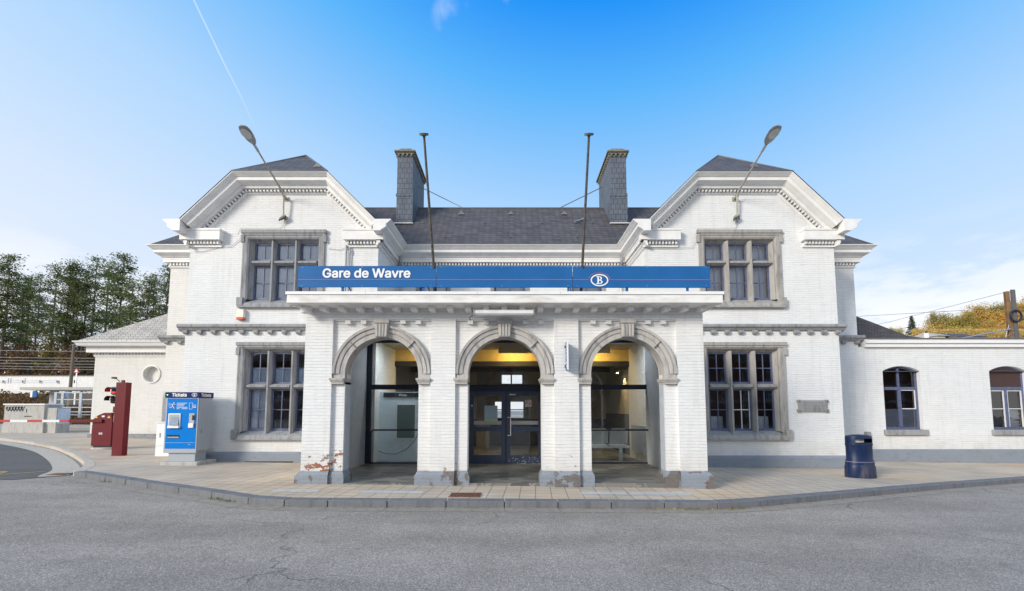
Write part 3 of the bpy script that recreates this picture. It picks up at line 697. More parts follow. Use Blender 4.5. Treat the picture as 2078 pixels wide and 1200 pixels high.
# roofs
mb = MB(); RZ = 9.56; e0 = 14.62; yb = 19.42
xl = 12.26
mb.quad((-xl,e0,EZ+.01),(xl,e0,EZ+.01),(9.85,17.0,RZ),(-9.85,17.0,RZ)); mb.quad((xl,e0,EZ+.01),(xl,yb,EZ+.01),(9.85,17.0,RZ)); mb.quad((-xl,yb,EZ+.01),(-xl,e0,EZ+.01),(-9.85,17.0,RZ)); mb.quad((xl,yb,EZ+.01),(-xl,yb,EZ+.01),(-9.85,17,RZ),(9.85,17,RZ))
for sg in (-1, 1):
    c = 6.88*sg; h0, h1 = 2.87, 1.415; AZ = 10.06
    for s_ in (-1, 1):
        mb.quad((c+s_*h0,12.585,EZ+.012),(c+s_*h1,12.585,EZ+1.468),(c,14.2,AZ),(c,18.4,AZ),(c+s_*h0,20.5,EZ+.012))
    mb.quad((c-h1,12.585,EZ+1.468),(c+h1,12.585,EZ+1.468),(c,14.2,AZ)); mb.quad((c-h0,20.5,EZ),(c+h0,20.5,EZ),(c,18.4,AZ))
roof = mb.build('roof', M['slate'], ST)
mb = MB(); mb.tube([(-9.85,17.0,RZ+.0),(9.85,17.0,RZ+.0)], .035, 6)
mb.box(-XI+.42,XI-.42,14.585,14.64,EZ+.0,EZ+.025)
for sg in (-1, 1):
    c = 6.88*sg; mb.box(c-1.43,c+1.43,12.58,12.62,EZ+1.452,EZ+1.475)
    for s_ in (-1, 1): mb.tube([(c+s_*1.42,12.6,EZ+1.46),(c,14.2,10.07)], .025, 5)
mb.build('ridge', M['darkedge'], roof)
for x, y in ((-1.95,16.55),(.0-.05,16.55),(2.0,16.55),(-5.9,13.0),(7.35,13.0)):
    z = EZ+(y-14.6)*.996 if abs(x) < 4 else EZ+1.47+(y-12.6)*.88
    MB().add([(x-.13,y-.1,z-.06),(x+.13,y-.1,z-.06),(x,y-.12,z+.07),(x,y+.12,z+.12)], [(0,1,2),(0,2,3),(1,3,2)]).build('roof_vent', M['lead'], roof)
hk = MB()
for x, y in ((-3.3,15.9),(-1.0,15.9),(1.1,15.9),(2.95,15.9),(-2.35,15.0),(-.05,15.0),(2.25,15.0)):
    z = EZ+(y-14.6)*.996; o = MB(); o.tube([(x,y+.02,z-.02),(x,y-.10,z+.02),(x,y-.13,z+.10)], .012, 5); o.box(x-.03,x+.03,y-.02,y+.1,z+.0,z+.03); o.build('roof_hook', M['lead'], roof)
MB().tube([(2.3,15.85,8.50),(2.6,16.0,8.66),(2.72,16.02,8.72)], [.03,.035,.05], 6).build('vent_pipe', M['zinc'], roof)
# chimneys
for sg, xa, xb in ((-1,-4.28,-3.70),(1,3.66,4.26)):
    c = MB(); c.box(xa,xb,15.9,18.0,9.55,11.05); c.box(xa-.02*(sg > 0)-.0,xb+.02,15.88,18.02,8.0,9.55)
    c.prism([(15.86,9.50),(15.86,9.55),(15.9,9.62),(15.92,9.62),(15.92,9.50)], xa-.025, xb+.025, axis='x')
    ch = c.build('chimney', M['slate_chim'], roof)
    k = MB(); k.box(xa-.05,xb+.05,15.85,18.05,11.13,11.19); k.box(xa-.10,xb+.10,15.80,18.10,11.19,11.25); k.box(xa+.0,xb-.0,15.9,18.0,11.05,11.13)
    for i in range(4): x = xa+.05+(xb-xa-.1)*i/3; k.box(x-.03,x+.03,15.84,15.9,11.05,11.13)
    for i in range(13):
        y = 15.95+i*.166
        for x in (xa-.06, xb): k.box(x,x+.06,y-.03,y+.03,11.05,11.13)
    k.add([(xa-.04,15.86,11.25),(xb+.04,15.86,11.25),(xb+.04,18.04,11.25),(xa-.04,18.04,11.25),(xa+.10,16.0,11.42),(xb-.10,16.0,11.42),(xb-.10,17.9,11.42),(xa+.10,17.9,11.42)], [(0,1,5,4),(1,2,6,5),(2,3,7,6),(3,0,4,7),(4,5,6,7)])
    k.build('chimney_cap', M['moss'], roof)
    MB().box(xa-.06,xb+.06,15.78,15.9,8.42,8.45).build('flashing', M['trim'], roof)
    xs = xb if sg < 0 else xa
    MB().tube([(xs,17.2,10.55),(xs-sg*1.75,17.0,9.58)], .016, 6).build('chimney_brace', M['zinc'] if sg < 0 else M['rust'], roof)
# downpipes
for x in (-3.83, 3.76):
    p = MB(); p.tube([(x,14.85,6.85),(x,14.9,6.7),(x,15.02,6.55),(x,15.02,3.95)], .045, 8); p.build('downpipe', M['zinc'], ST)
p = MB(); p.tube([(-5.0,13.03,6.55),(-5.0,13.03,3.95)], .032, 6); p.tube([(-4.9,13.04,6.5),(-4.9,13.04,3.95)], .018, 6); p.tube([(-5.0,13.03,6.42),(-4.88,13.03,6.42),(-4.88,13.03,6.3)], .02, 6); p.build('conduit', M['zinc'], ST)
for pts in ([(-5.0,13.07,6.5),(-5.2,13.07,6.42),(-5.55,13.07,6.46)], [(-8.25,13.07,6.75),(-8.5,13.07,6.52),(-8.9,13.07,6.50),(-9.3,13.07,6.38),(-9.6,13.07,6.36)],
            [(-6.9,13.07,7.35),(-6.95,13.07,7.15),(-7.0,13.0,7.05),(-8.2,13.0,7.05),(-8.27,13.0,6.85)], [(6.85,13.07,7.3),(6.8,13.07,7.1),(6.4,13.0,7.05),(5.6,13.0,7.05),(5.45,13.05,6.5),(4.9,13.07,6.46),(4.0,13.07,6.47)]):
    MB().tube(pts, .007, 5).build('wall_cable', M['concrete'], ST)

# ------------------------------------------------------------------ entrance porch (part of the station)
PF = 9.47; PC = -.165; SY_ = 12.95
AC = [-2.805, -.157, 2.49]; RI, RO = .795, 1.05; ZC = 2.37
XL_, XR_ = -4.455, 4.125
mb = MB()
piers = [(XL_, AC[0]-1.058), (AC[0]+1.058, AC[1]-1.058), (AC[1]+1.058, AC[2]-1.058), (AC[2]+1.058, XR_)]
for a, b in piers: mb.box(a,b,PF,PF+.5,-.35,3.55)
mb.box(XL_,XR_,PF,PF+.5,3.55,3.95)
PP = PF+.075                                   # recessed arch panels
def arch_poly(cx, x0, x1, ztop, seg=28):
    """front and back sheets of the panel above the springing + intrados"""
    for y in (PP, PF+.42):
        for i in range(seg):
            t0, t1 = math.pi*(1-i/seg), math.pi*(1-(i+1)/seg)
            xa, za = cx+RI*math.cos(t0), ZC+RI*math.sin(t0); xb, zb = cx+RI*math.cos(t1), ZC+RI*math.sin(t1)
            ua, ub = (x0 if i == 0 else xa), (x1 if i == seg-1 else xb)
            mb.quad((xa,y,za),(xb,y,zb),(ub,y,ztop),(ua,y,ztop))
            if i == 0: mb.quad((x0,y,ZC),(xa,y,za),(x0,y,ztop))
            if i == seg-1: mb.quad((xb,y,zb),(x1,y,ZC),(x1,y,ztop))
    for i in range(seg):
        t0, t1 = math.pi*(1-i/seg), math.pi*(1-(i+1)/seg)
        mb.quad((cx+RI*math.cos(t0),PP,ZC+RI*math.sin(t0)),(cx+RI*math.cos(t0),PF+.42,ZC+RI*math.sin(t0)),(cx+RI*math.cos(t1),PF+.42,ZC+RI*math.sin(t1)),(cx+RI*math.cos(t1),PP,ZC+RI*math.sin(t1)))
for cx in AC:
    arch_poly(cx, cx-1.058, cx+1.058, 3.55)
    mb.box(cx-1.058,cx-RI,PP,PF+.42,-.35,ZC); mb.box(cx+RI,cx+1.058,PP,PF+.42,-.35,ZC)
for x0, x1 in ((XL_, XL_+.2), (XR_-.2, XR_)): mb.box(x0,x1,PF+.5,YW-.004,-.35,3.79)
porch = mb.build('porch_wall', M['brick_flake'], ST)
# inner faces of the porch side walls, grey paint
for x0, x1, y0 in ((XL_+.2, XL_+.215, PF+.5), (XR_-.215, XR_-.2, PF+.5)): MB().box(x0,x1,y0,YW-.1,0,3.7).build('inner_lining', M['grey_jamb'], ST)
for cx in AC:
    for s_ in (-1, 1):
        a, b = sorted((cx+s_*RI, cx+s_*(RI+.012)));
        if (cx == AC[0] and s_ < 0) or (cx == AC[2] and s_ > 0):
            x = cx+s_*(RI-.004); MB().box(min(x,x+s_*.003),max(x,x+s_*.003),PP+.06,PF+.42,.3,ZC-.22).build('inner_lining', M['grey_jamb'], ST)
# plinths of the porch piers
pl = MB()
def pier_plinth(a, b, y, la, ra, z1=.31, out=.06):
    pl.add([(a-la,y-out,-.4),(b+ra,y-out,-.4),(b+ra,y-out,z1-.10),(a-la,y-out,z1-.10),(a,y-.003,z1),(b,y-.003,z1),(a-la,PF+.5,-.4),(b+ra,PF+.5,-.4),(b+ra,PF+.5,z1-.10),(a-la,PF+.5,z1-.10),(a,PF+.5,z1),(b,PF+.5,z1)],
           [(0,1,2,3),(3,2,5,4),(0,3,9,6),(1,7,8,2),(3,4,10,9),(2,8,11,5)])
for i_, (a, b) in enumerate(piers):
    pl = MB(); pier_plinth(a, b, PF, .10 if i_ == 0 else 0, .10 if i_ == 3 else 0)
    if i_ > 0: pier_plinth(a-1.058+RI, a, PP-.01, .05, -.001)
    if i_ < 3: pier_plinth(b, b+1.058-RI, PP-.01, -.001, .05)
    pl.build('plinth', M['plinth_flake'], ST)
# archivolts, keystones, capitals, little blocks
for cx in AC:
    A = MB(); seg = 36; y = PP
    prof = [(RI-.006,.30),(RI-.006,-.045),(RI+.085,-.05),(RI+.09,-.035),(RI+.105,-.035),(RI+.11,-.06),(RI+.175,-.075),(RI+.18,-.055),(RI+.20,-.055),(RI+.205,-.09),(RO,-.10),(RO+.004,.02)]
    n = len(prof); vs = []
    def jt(i): return 0
    angs = [math.pi-math.pi*i/seg for i in range(seg+1)]
    for t in angs:
        for r_, dy in prof: vs.append((cx+r_*math.cos(t), y+dy, ZC+r_*math.sin(t)))
    fs = [(i*n+k, i*n+k+1, (i+1)*n+k+1, (i+1)*n+k) for i in range(seg) for k in range(n-1)]
    A.add(vs, fs)
    for s_ in (-1, 1):
        a, b = sorted((cx+s_*(RI-.006), cx+s_*RO)); A.box(a,b,y-.045,y+.1,2.27,ZC)
    ar = A.build('archivolt', M['arch_stone'], ST, smooth=True)
    J = MB()
    for t in (R(45), R(135)):
        d = Vector((math.cos(t),0,math.sin(t))); c_ = Vector((cx,y-.05,ZC))+d*((RI+RO)/2); J.obox(c_, d, (0,1,0), d.cross(Vector((0,1,0))), (RO-RI)/2, .0465, .0025)
    J.build('joint', M['stone'], ar)
    for s_ in (-1, 1):
        cc = cx+s_*(RI+RO)/2; hw = (RO-RI)/2; K = MB()
        K.box(cc-hw-.01,cc+hw+.0,y-.085,PF+.43,2.15,2.20); K.box(cc-hw-.03,cc+hw+.005,y-.11,PF+.44,2.20,2.235); K.box(cc-hw-.045,cc+hw+.008,y-.13,PF+.45,2.235,2.272)
        K.build('capital', M['arch_stone'], ST)
    K = MB(); y0 = y-.155
    K.prism([(cx-.125,3.16),(cx+.125,3.16),(cx+.155,3.50),(cx-.155,3.50)], y0+.02, y+.05)
    K.prism([(cx-.16,3.46),(cx+.16,3.46),(cx+.165,3.535),(cx-.165,3.535)], y0-.01, y+.05)
    for i in (-1.5, -.5, .5, 1.5):
        K.prism([(cx+i*.062-.020,3.175),(cx+i*.062+.020,3.175),(cx+i*.068+.022,3.44),(cx+i*.068-.022,3.44)], y0, y0+.03)
    K.build('keystone', M['arch_stone'], ST)
    B = MB()
    B.box(cx-1.05,cx+1.05,PF+.03,PP+.01,3.525,3.56)
    for dx in (-.74, -.40, .45, .78): B.box(cx+dx-.055,cx+dx+.055,PF-.02,PP+.01,3.45,3.53)
    B.build('panel_blocks', M['trim'], ST)
# frieze blocks under the canopy
n = 23
for i in range(n):
    x = XL_+.03+(XR_-XL_-.18)*i/(n-1); MB().box(x,x+.12,9.18,PF+.002,3.69,3.7855).build('bracket_block', M['trim'], ST)
# canopy slab
cn = MB(); cn.box(-4.62,4.325,8.94,YW-.003,3.785,3.957)
can = cn.build('canopy', M['trim_old'], ST, bevel=.008)
cn = MB()
for a, b in ((-4.64,-3.005),(-3.0,-.71),(-.705,.99),(.995,2.265),(2.27,4.345)): cn.box(a,b,8.92,9.05,3.958,4.018)
cn.build('edge_trim', M['white'], can)
MB().box(-4.55,4.25,9.05,YW-.004,3.9575,3.985).build('porch_roof', M['lead'], ST)
MB().box(-4.04,4.04,YW-.003,YC-.002,3.9,3.985).build('porch_roof', M['lead'], ST)
MB().box(XL_+.2,XR_-.2,PF+.42,SY_,3.66,3.71).build('porch_ceiling', M['trim'], ST); MB().box(XL_+.2,XR_-.2,SY_,YC+.0,3.66,3.71).build('hall_ceiling', M['ceil'], ST)
fl = MB(); fl.box(XL_+.2,XR_-.2,PF+.02,YC+4.4,-.2,.056); fl.build('porch_floor', M['flags'], ST)
# glazed screen
SY = 12.95
def bars(lst, mat, name, parent, y0=SY-.04, y1=SY+.04):
    m = MB()
    for a, b, c, d in lst: m.box(a,b,y0,y1,c,d)
    return m.build(name, mat, parent)
scr = bars([(-4.26,-4.10,.01,3.66),(-4.10,3.93,2.19,2.33),(3.93,4.10,.01,3.66),(-1.42,-1.30,.01,2.19),(.92,1.04,.01,2.19),(-1.40,-1.34,2.33,3.66),(.94,1.0,2.33,3.66),(-4.10,-1.42,.01,.09),(1.04,3.93,.01,.09),(-4.10,-1.40,3.56,3.66),(1.0,3.93,3.56,3.66),(-1.34,.94,3.56,3.66)], M['alu_dark'], 'glazed_screen', ST)
MB().box(-4.10,3.93,SY-.07,SY-.04,2.24,2.30).build('transom_ledge', M['alu_dark'], scr)
for a, b, c, d in ((-4.10,-1.42,.09,2.19),(1.04,3.93,.09,2.19),(-4.10,-1.40,2.33,3.56),(-1.34,.94,2.33,3.56),(1.0,3.93,2.33,3.56)):
    MB().quad((a,SY,c),(b,SY,c),(b,SY,d),(a,SY,d)).build('pane', M['glass_hall'], scr, recalc=False)
for x0, x1, nm in ((-1.22,-.19,'l'),(-.16,.87,'r')):
    dm = MB(); y0, y1 = SY-.055, SY+.02; st_ = .115
    dm.box(x0,x0+st_,y0,y1,.03,2.13); dm.box(x1-st_,x1,y0,y1,.03,2.13); dm.box(x0+st_,x1-st_,y0,y1,2.0,2.13); dm.box(x0+st_,x1-st_,y0,y1,.03,.30); dm.box(x0+st_,x1-st_,y0,y1,.98,1.11)
    door = dm.build('door', M['alu_door'], ST)
    for c, d in ((.30,.98),(1.11,2.0)): MB().quad((x0+st_,SY-.02,c),(x1-st_,SY-.02,c),(x1-st_,SY-.02,d),(x0+st_,SY-.02,d)).build('pane', M['glass_hall'], door, recalc=False)
    MB().box(x0+st_,x1-st_,SY-.025,SY-.022,1.17,1.28).build('glass_band', M['grey_metal'], door)
    if nm == 'r':
        MB().tube([(x0+.04,y0,1.38),(x0+.12,y0-.07,1.38),(x0+.12,y0-.07,.86),(x0+.04,y0,.86)], .014, 8).build('handle', M['white'], door)
        m = MB(); xx, zz = .47, 1.78; m.box(xx-.09,xx+.09,SY-.032,SY-.024,zz-.09,zz+.09); nsm = m.build('no_smoking_sign', M['white'], door)
        m = MB(); ring = [(xx+.07*math.cos(t),SY-.036,zz+.07*math.sin(t)) for t in [k*math.pi/12 for k in range(25)]]; m.tube(ring, .009, 5, caps=False); m.tube([(xx-.05,SY-.036,zz+.05),(xx+.05,SY-.036,zz-.05)], .008, 5); m.build('red_ring', M['red_band'], door)
        m = MB(); m.box(xx-.045,xx+.03,SY-.0345,SY-.033,zz-.012,zz+.004); m.box(xx+.03,xx+.04,SY-.0345,SY-.033,zz-.012,zz+.03); m.build('cigarette', M['black_pl'], door)
        MB().box(x0+st_-.03,x0+.27,y0-.004,y0-.001,2.02,2.06).build('sticker', M['frost'], door)
        # scuffed kick plate
        m = MB()
        for _ in range(70):
            x = random.uniform(x0+.05, x1-.08); z = .05+.2*random.random()**1.6; w_ = random.uniform(.004,.03); m.box(x,x+w_,y0-.0015,y0-.0005,z,z+random.uniform(.003,.012))
        m.box(x0+.03,x1-.2,y0-.0015,y0-.0005,.035,.043); m.build('scuffs', M['white'], door)
    else:
        MB().box(-.80,-.42,SY-.028,SY-.023,1.27,1.72).build('poster', plain('poster_blue', (.38,.52,.62), .5), door)
        MB().box(-.80,-.42,SY-.030,SY-.0285,1.27,1.32).build('poster_strip', plain('poster_green', (.45,.6,.3), .5), door)
        m = MB(); m.box(x0+.03,x0+.09,y0-.004,y0-.001,1.60,1.67); m.build('sticker', M['sign_blue'], door)
        m = MB(); m.box(x0+.035,x0+.085,y0-.004,y0-.001,1.70,1.74); m.build('sticker', M['white'], door)
bars([(-1.30,-1.22,.01,2.19),(-.19,-.16,.03,2.13),(.87,.92,.01,2.19),(-1.22,.87,2.13,2.19)], M['alu_dark'], 'door_frame', ST, SY-.03, SY+.03)

# ------------------------------------------------------------------ waiting hall behind the screen
hx0, hx1, hy1 = -4.27, 4.12, 19.4
m = MB()
m.quad((hx0,SY+.05,0),(hx0,hy1,0),(hx0,hy1,3.7),(hx0,SY+.05,3.7)); m.quad((hx1,SY+.05,0),(hx1,SY+.05,3.7),(hx1,hy1,3.7),(hx1,hy1,0))
def bw_hole(x0, x1, holes):   # back wall of the hall
    wall_front(m, x0, x1, 0, 3.7, hy1, holes, .3)
bw_hole(hx0, hx1, [(-3.6,-2.75,2.35,3.4),(-.75,.5,1.25,1.95),(-.45,.45,2.74,3.14)])
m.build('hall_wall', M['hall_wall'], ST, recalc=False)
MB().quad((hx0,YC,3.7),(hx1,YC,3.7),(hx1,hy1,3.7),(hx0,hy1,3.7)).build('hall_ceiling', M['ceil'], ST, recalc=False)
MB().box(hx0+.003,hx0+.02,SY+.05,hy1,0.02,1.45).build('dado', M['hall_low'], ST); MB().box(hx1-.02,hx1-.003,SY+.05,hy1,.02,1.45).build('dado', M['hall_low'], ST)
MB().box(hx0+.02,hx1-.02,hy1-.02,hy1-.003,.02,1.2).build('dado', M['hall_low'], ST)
MB().box(hx0,hx1,15.3,15.7,3.28,3.68).build('yellow_beam', M['yellow'], ST)
MB().box(hx0,hx1,15.25,15.6,3.10,3.27).build('dark_beam', M['black'], ST)
MB().box(hx0,hx1,18.6,18.8,3.2,3.68).build('dark_beam', M['black'], ST)
m = MB(); m.box(-1.4,-.9,17.6,18.0,.02,3.1); m.box(1.6,2.0,17.6,18.0,.02,3.1); m.build('hall_pillars', M['roomdark'], ST)
# fanlight bars at the back of the hall
m = MB(); m.box(-.12,-.06,hy1+.02,hy1+.06,1.25,1.95); m.box(-.75,.5,hy1+.02,hy1+.06,1.58,1.62); m.box(-.06,.0,hy1+.02,hy1+.06,2.74,3.14); m.build('back_window_bars', M['black'], ST)
WARM = emit('warm_tube', (1,.72,.30), 9)
for i, x in enumerate((-2.6, .1, 2.7)):
    lt = thing('hall_light', ['warm tube light behind a valance before the yellow beam, leftmost of three', 'warm tube light behind a valance before the yellow beam, middle of three', 'warm tube light behind a valance before the yellow beam, rightmost of three'][i], 'ceiling light', (x, 14.7, 3.66), group='tube lights before the yellow beam')
    m = MB(); m.box(x-.55,x+.55,14.60,14.78,3.63,3.655); m.box(x-.55,x+.55,14.58,14.60,3.47,3.655); m.build('housing', M['ceil'], lt)
    m = MB(); m.tube([(x-.47,14.70,3.57),(x+.47,14.70,3.57)], .022, 8); m.build('tube', WARM, lt)
    ld = bpy.data.lights.new('hall_glow', 'AREA'); ld.shape = 'RECTANGLE'; ld.size = .9; ld.size_y = .1; ld.energy = 9; ld.color = (1,.70,.28)
    lo = bpy.data.objects.new('hall_glow', ld); COL.objects.link(lo); lo.parent = lt; lo.location = (0,.02,-.12); lo.rotation_euler = (R(35),0,0)
for i, x in enumerate((-3.0, 2.9)):  # unseen fill lights, added to brighten the booth and the bench
    lt = thing('added_fill_light', ('added white fill light above the photo booth', 'added white fill light above the waiting bench')[i], 'ceiling light', (x, 13.2, 3.66), group='added fill lights inside the glass')
    MB().box(x-.45,x+.45,13.12,13.28,3.61,3.655).build('housing', M['white'], lt); MB().box(x-.43,x+.43,13.14,13.26,3.60,3.608).build('diffuser', emit('cool_fill_panel', (.95,1,1), 1.5), lt)
    ld = bpy.data.lights.new('added_fill_glow', 'AREA'); ld.shape = 'RECTANGLE'; ld.size = .85; ld.size_y = .12; ld.energy = 13; ld.color = (.9,.97,1)
    lo = bpy.data.objects.new('added_fill_glow', ld); COL.objects.link(lo); lo.parent = lt; lo.location = (0,0,-.07)
sp = thing('spotlight', 'small lit spotlight on the right hall wall under the dark beam', 'spotlight', (4.0,16.2,3.0))
m = MB(); m.lathe((3.86,16.2,2.94), [(.03,.08),(.05,.05),(.055,0),(.02,-.005)], 12); m.tube([(4.11,16.2,3.05),(3.9,16.2,3.02)], .015, 6); m.build('body', M['white'], sp)
m = MB(); m.lathe((3.86,16.2,2.925), [(.001,0),(.035,.002),(.035,.008),(.001,.01)], 12); m.build('bulb', emit('spot_glow', (1,.8,.45), 25), sp)
ld = bpy.data.lights.new('spot_cone', 'SPOT'); ld.energy = 22; ld.color = (1,.75,.4); ld.spot_size = R(75); ld.shadow_soft_size = .03
lo = bpy.data.objects.new('spot_cone', ld); COL.objects.link(lo); lo.parent = sp; lo.location = (-.1,0,-.09); lo.rotation_euler = (0, R(-18), 0)
# photo booth
pb = thing('photo_booth', 'pale blue photo booth with a grey window behind the left glass', 'photo booth', (-3.2,13.75,.012))
m = MB(); m.box(-4.05,-2.2,13.55,14.35,.05,2.14); m.box(-4.0,-2.25,13.6,14.3,.012,.05); m.build('cabinet', plain('booth_panel', (.66,.80,.88), .45, var=.1), pb)
MB().box(-3.92,-2.3,13.53,13.548,1.98,2.12).build('header', plain('booth_header', (.008,.01,.02), .5), pb)
m = MB(); m.box(-3.52,-2.92,13.535,13.548,.72,1.78); m.build('window_frame', M['white'], pb); MB().box(-3.49,-2.95,13.530,13.534,.75,1.75).build('window', plain('booth_window', (.10,.16,.17), .2), pb)
text('lettering', 'Photo', .10, front(-3.45, 13.527, 2.01), M['white'], pb, .015)
cb = MB(); cb.tube([(-4.02,13.50,.36),(-3.8,13.50,.28),(-3.5,13.49,.27),(-3.2,13.49,.40),(-2.95,13.49,.65),(-2.8,13.49,.95),(-2.6,13.49,1.5)], .010, 6)
tag(cb.build('cable', M['black_pl']), 'black cable hanging in a loop across the photo booth', 'cable')
rd = MB(); rd.box(-4.24,-4.16,13.4,14.3,.25,1.1)
for k in range(12): rd.box(-4.16,-4.10,13.42+k*.073,13.46+k*.073,.25,1.1)
tag(rd.build('radiator', M['frost']), 'grey ribbed radiator on the left hall wall beside the photo booth', 'radiator')
rd = MB(); rd.box(4.04,4.10,13.4,15.0,.25,1.1)
for k in range(20): rd.box(3.98,4.04,13.42+k*.078,13.46+k*.078,.25,1.1)
tag(rd.build('radiator', M['grey_jamb']), 'grey ribbed radiator on the right hall wall behind the bench', 'radiator')
# bench with perforated metal seats
bn = thing('waiting_bench', 'pale metal bench of tub seats on one beam behind the right glass', 'bench', (2.6,13.85,.012))
SEATM = plain('seat_mesh', (.66,.74,.78), .35, .5)
m = MB(); m.box(1.2,3.62,13.82,13.90,.42,.50); m.build('beam', SEATM, bn)
for x in (1.5, 3.36):
    m = MB(); m.box(x-.05,x+.05,13.83,13.89,.03,.42); m.box(x-.12,x+.12,13.65,14.05,.012,.035); m.build('leg', SEATM, bn)
for cx_ in (1.40, 2.10, 2.70, 3.30):
    w_ = .27; fr = []
    for (dx, dz) in ((-w_,.56),(-w_,.95),(-w_+.06,1.0),(w_-.06,1.0),(w_,.95),(w_,.56)): fr.append((cx_+dx, 13.80-(dz-.5)*.16+.1, dz))
    m = MB(); m.tube(fr, .014, 6); m.add([(p[0],p[1],p[2]) for p in fr]+[(p[0],p[1]+.012,p[2]) for p in fr], [tuple(range(6)), tuple(range(11,5,-1))]+[(i,(i+1)%6,(i+1)%6+6,i+6) for i in range(6)]); m.build('backrest', SEATM, bn)
    m = MB(); m.box(cx_-.26,cx_+.26,13.88,14.28,.50,.52); m.build('seat', SEATM, bn)
for lab, pts, xg in (('dark blue tubular handrail before the left glass pane', [(-4.05,12.82,.03),(-4.05,12.82,.96),(-3.98,12.82,1.02),(-1.6,12.82,1.02),(-1.53,12.82,.96),(-1.53,12.82,.03)], -2.8),
                 ('dark blue tubular handrail before the right glass pane', [(1.16,12.82,.03),(1.16,12.82,.96),(1.23,12.82,1.02),(3.90,12.82,1.02),(3.97,12.82,.96),(3.97,12.82,.03)], 2.5)):
    tag(MB().tube(pts, .024, 8).build('handrail', M['alu_dark']), lab, 'handrail', 'handrails before the glass')

# ------------------------------------------------------------------ annexes
AN = thing('annex_building', 'low painted annex, sunlit cream in colour, with tiled hip roof and round blind window, left of the station', 'building', (-19,22,0))
m = MB(); m.quad((-20.8,22,-.3),(-20.8,27,-.3),(-20.8,27,4.62),(-20.8,22,4.62)); m.quad((-20.8,27,-.3),(-11.9,27,-.3),(-11.9,27,4.62),(-20.8,27,4.62)); wall_front(m, -20.8, -11.9, -.3, 4.62, 22, [(-18.43,-17.43,2.86,3.86)], .001)
cxr, czr, rr_ = -17.93, 3.36, .39
for k in range(32):
    t0, t1 = 2*math.pi*k/32, 2*math.pi*(k+1)/32
    def sq(t): q = .5/max(abs(math.cos(t)), abs(math.sin(t))); return (cxr+q*math.cos(t), 22, czr+q*math.sin(t))
    def ci(t, y): return (cxr+rr_*math.cos(t), y, czr+rr_*math.sin(t))
    m.quad(ci(t0,22), sq(t0), sq(t1), ci(t1,22)); m.quad(ci(t0,22), ci(t1,22), ci(t1,22.22), ci(t0,22.22))
m.add([ci(2*math.pi*k/32, 22.22) for k in range(32)], [tuple(range(32))]); m.build('wall', M['brick_sunlit'], AN, recalc=False)
MB().box(-20.86,-11.9,21.94,22.0,-.3,.42).build('plinth', M['lead'], AN)
m = MB(); pr_ = [(-.02,0),(.62,0),(.62,-.04),(.55,-.10),(.50,-.22),(.26,-.25),(.25,-.52),(-.02,-.52)]
m.sweep([(-11.9,22),(-20.8,22),(-20.8,27)], [(0,-1),(-1,0)], pr_, z0=4.95); m.sweep([(-11.9,22),(-20.8,22),(-20.8,27)], [(0,-1),(-1,0)], [(-.02,-.62),(.07,-.62),(.03,-.72),(-.02,-.72)], z0=4.95)
dent_h(m, (-11.9,22), (-20.8,22), (0,-1), 4.43, w=.08, gap=.08); m.build('cornice', M['trim'], AN)
m = MB(); m.quad((-21.3,21.5,4.96),(-11.9,21.5,4.96),(-11.9,25,7.66),(-17.8,25,7.66)); m.quad((-21.3,21.5,4.96),(-17.8,25,7.66),(-21.3,28.5,4.96)); m.quad((-21.3,28.5,4.96),(-17.8,25,7.66),(-11.9,25,7.66),(-11.9,28.5,4.96)); m.build('roof', M['tile'], AN)
def ringmesh(cx, cz, y, r0, r1, d, seg=32):
    m = MB(); pf = [(r0,.0),(r0,-d*.6),(r0+(r1-r0)*.4,-d),(r1,-d*.8),(r1,.02)]
    vs = [(cx+a*math.cos(t),y+b,cz+a*math.sin(t)) for t in [2*math.pi*k/seg for k in range(seg)] for a, b in pf]; n = len(pf)
    return m.add(vs, [(i*n+k, i*n+k+1, ((i+1)%seg)*n+k+1, ((i+1)%seg)*n+k) for i in range(seg) for k in range(n-1)])
ringmesh(-17.93, 3.36, 22, .39, .455, .05).build('round_window', M['trim'], AN, smooth=True)
m = MB(); m.tube([(-17.6,22.6,5.85),(-17.6,22.45,6.0),(-17.5,22.4,6.1)], .03, 6); m.build('roof_hook', M['black_pl'], AN)
mm = MB(); mm.box(-21.0,-20.9,22.2,22.3,0,.01)

AR = thing('annex_building', 'long low white painted annex with arched windows, right of the station', 'building', (16,15.1,0))
m = MB(); y = YC+.001; A1 = [(12.66,13.93), (16.30,17.57), (19.95,21.22)]
zs, zsp, zcr = .93, 2.92, 3.06
xs = [11.88]+[v for p in A1 for v in p]+[30]
wall_front(m, 11.88, 30, -.4, 2.92, y, [(a, b, zs, 2.92) for a, b in A1], .22)
for i in range(0, len(xs)-1):
    a, b = xs[i], xs[i+1]
    if i % 2 == 0: m.quad((a,y,2.92),(b,y,2.92),(b,y,3.75),(a,y,3.75))
    else:
        n = 12; cx = (a+b)/2; hw = (b-a)/2; sag = .17; rr = (hw*hw+sag*sag)/(2*sag)
        def zz(x): return 2.92+math.sqrt(rr*rr-(x-cx)**2)-(rr-sag)
        for k in range(n):
            p, q = a+(b-a)*k/n, a+(b-a)*(k+1)/n; m.quad((p,y,zz(p)),(q,y,zz(q)),(q,y,3.75),(p,y,3.75)); m.quad((p,y,zz(p)),(p,y+.22,zz(p)),(q,y+.22,zz(q)),(q,y,zz(q)))
m.build('wall', M['brick'], AR, recalc=False)
MB().box(30,30.3,15.1,24,-.4,3.75).build('end_wall', M['brick'], AR)
m = MB(); m.add([(11.93,y-.05,-.4),(30,y-.05,-.4),(30,y-.05,.24),(11.93,y-.05,.24),(11.93,y-.003,.28),(30,y-.003,.28)], [(0,1,2,3),(3,2,5,4)]); m.build('plinth', M['plinth'], AR)
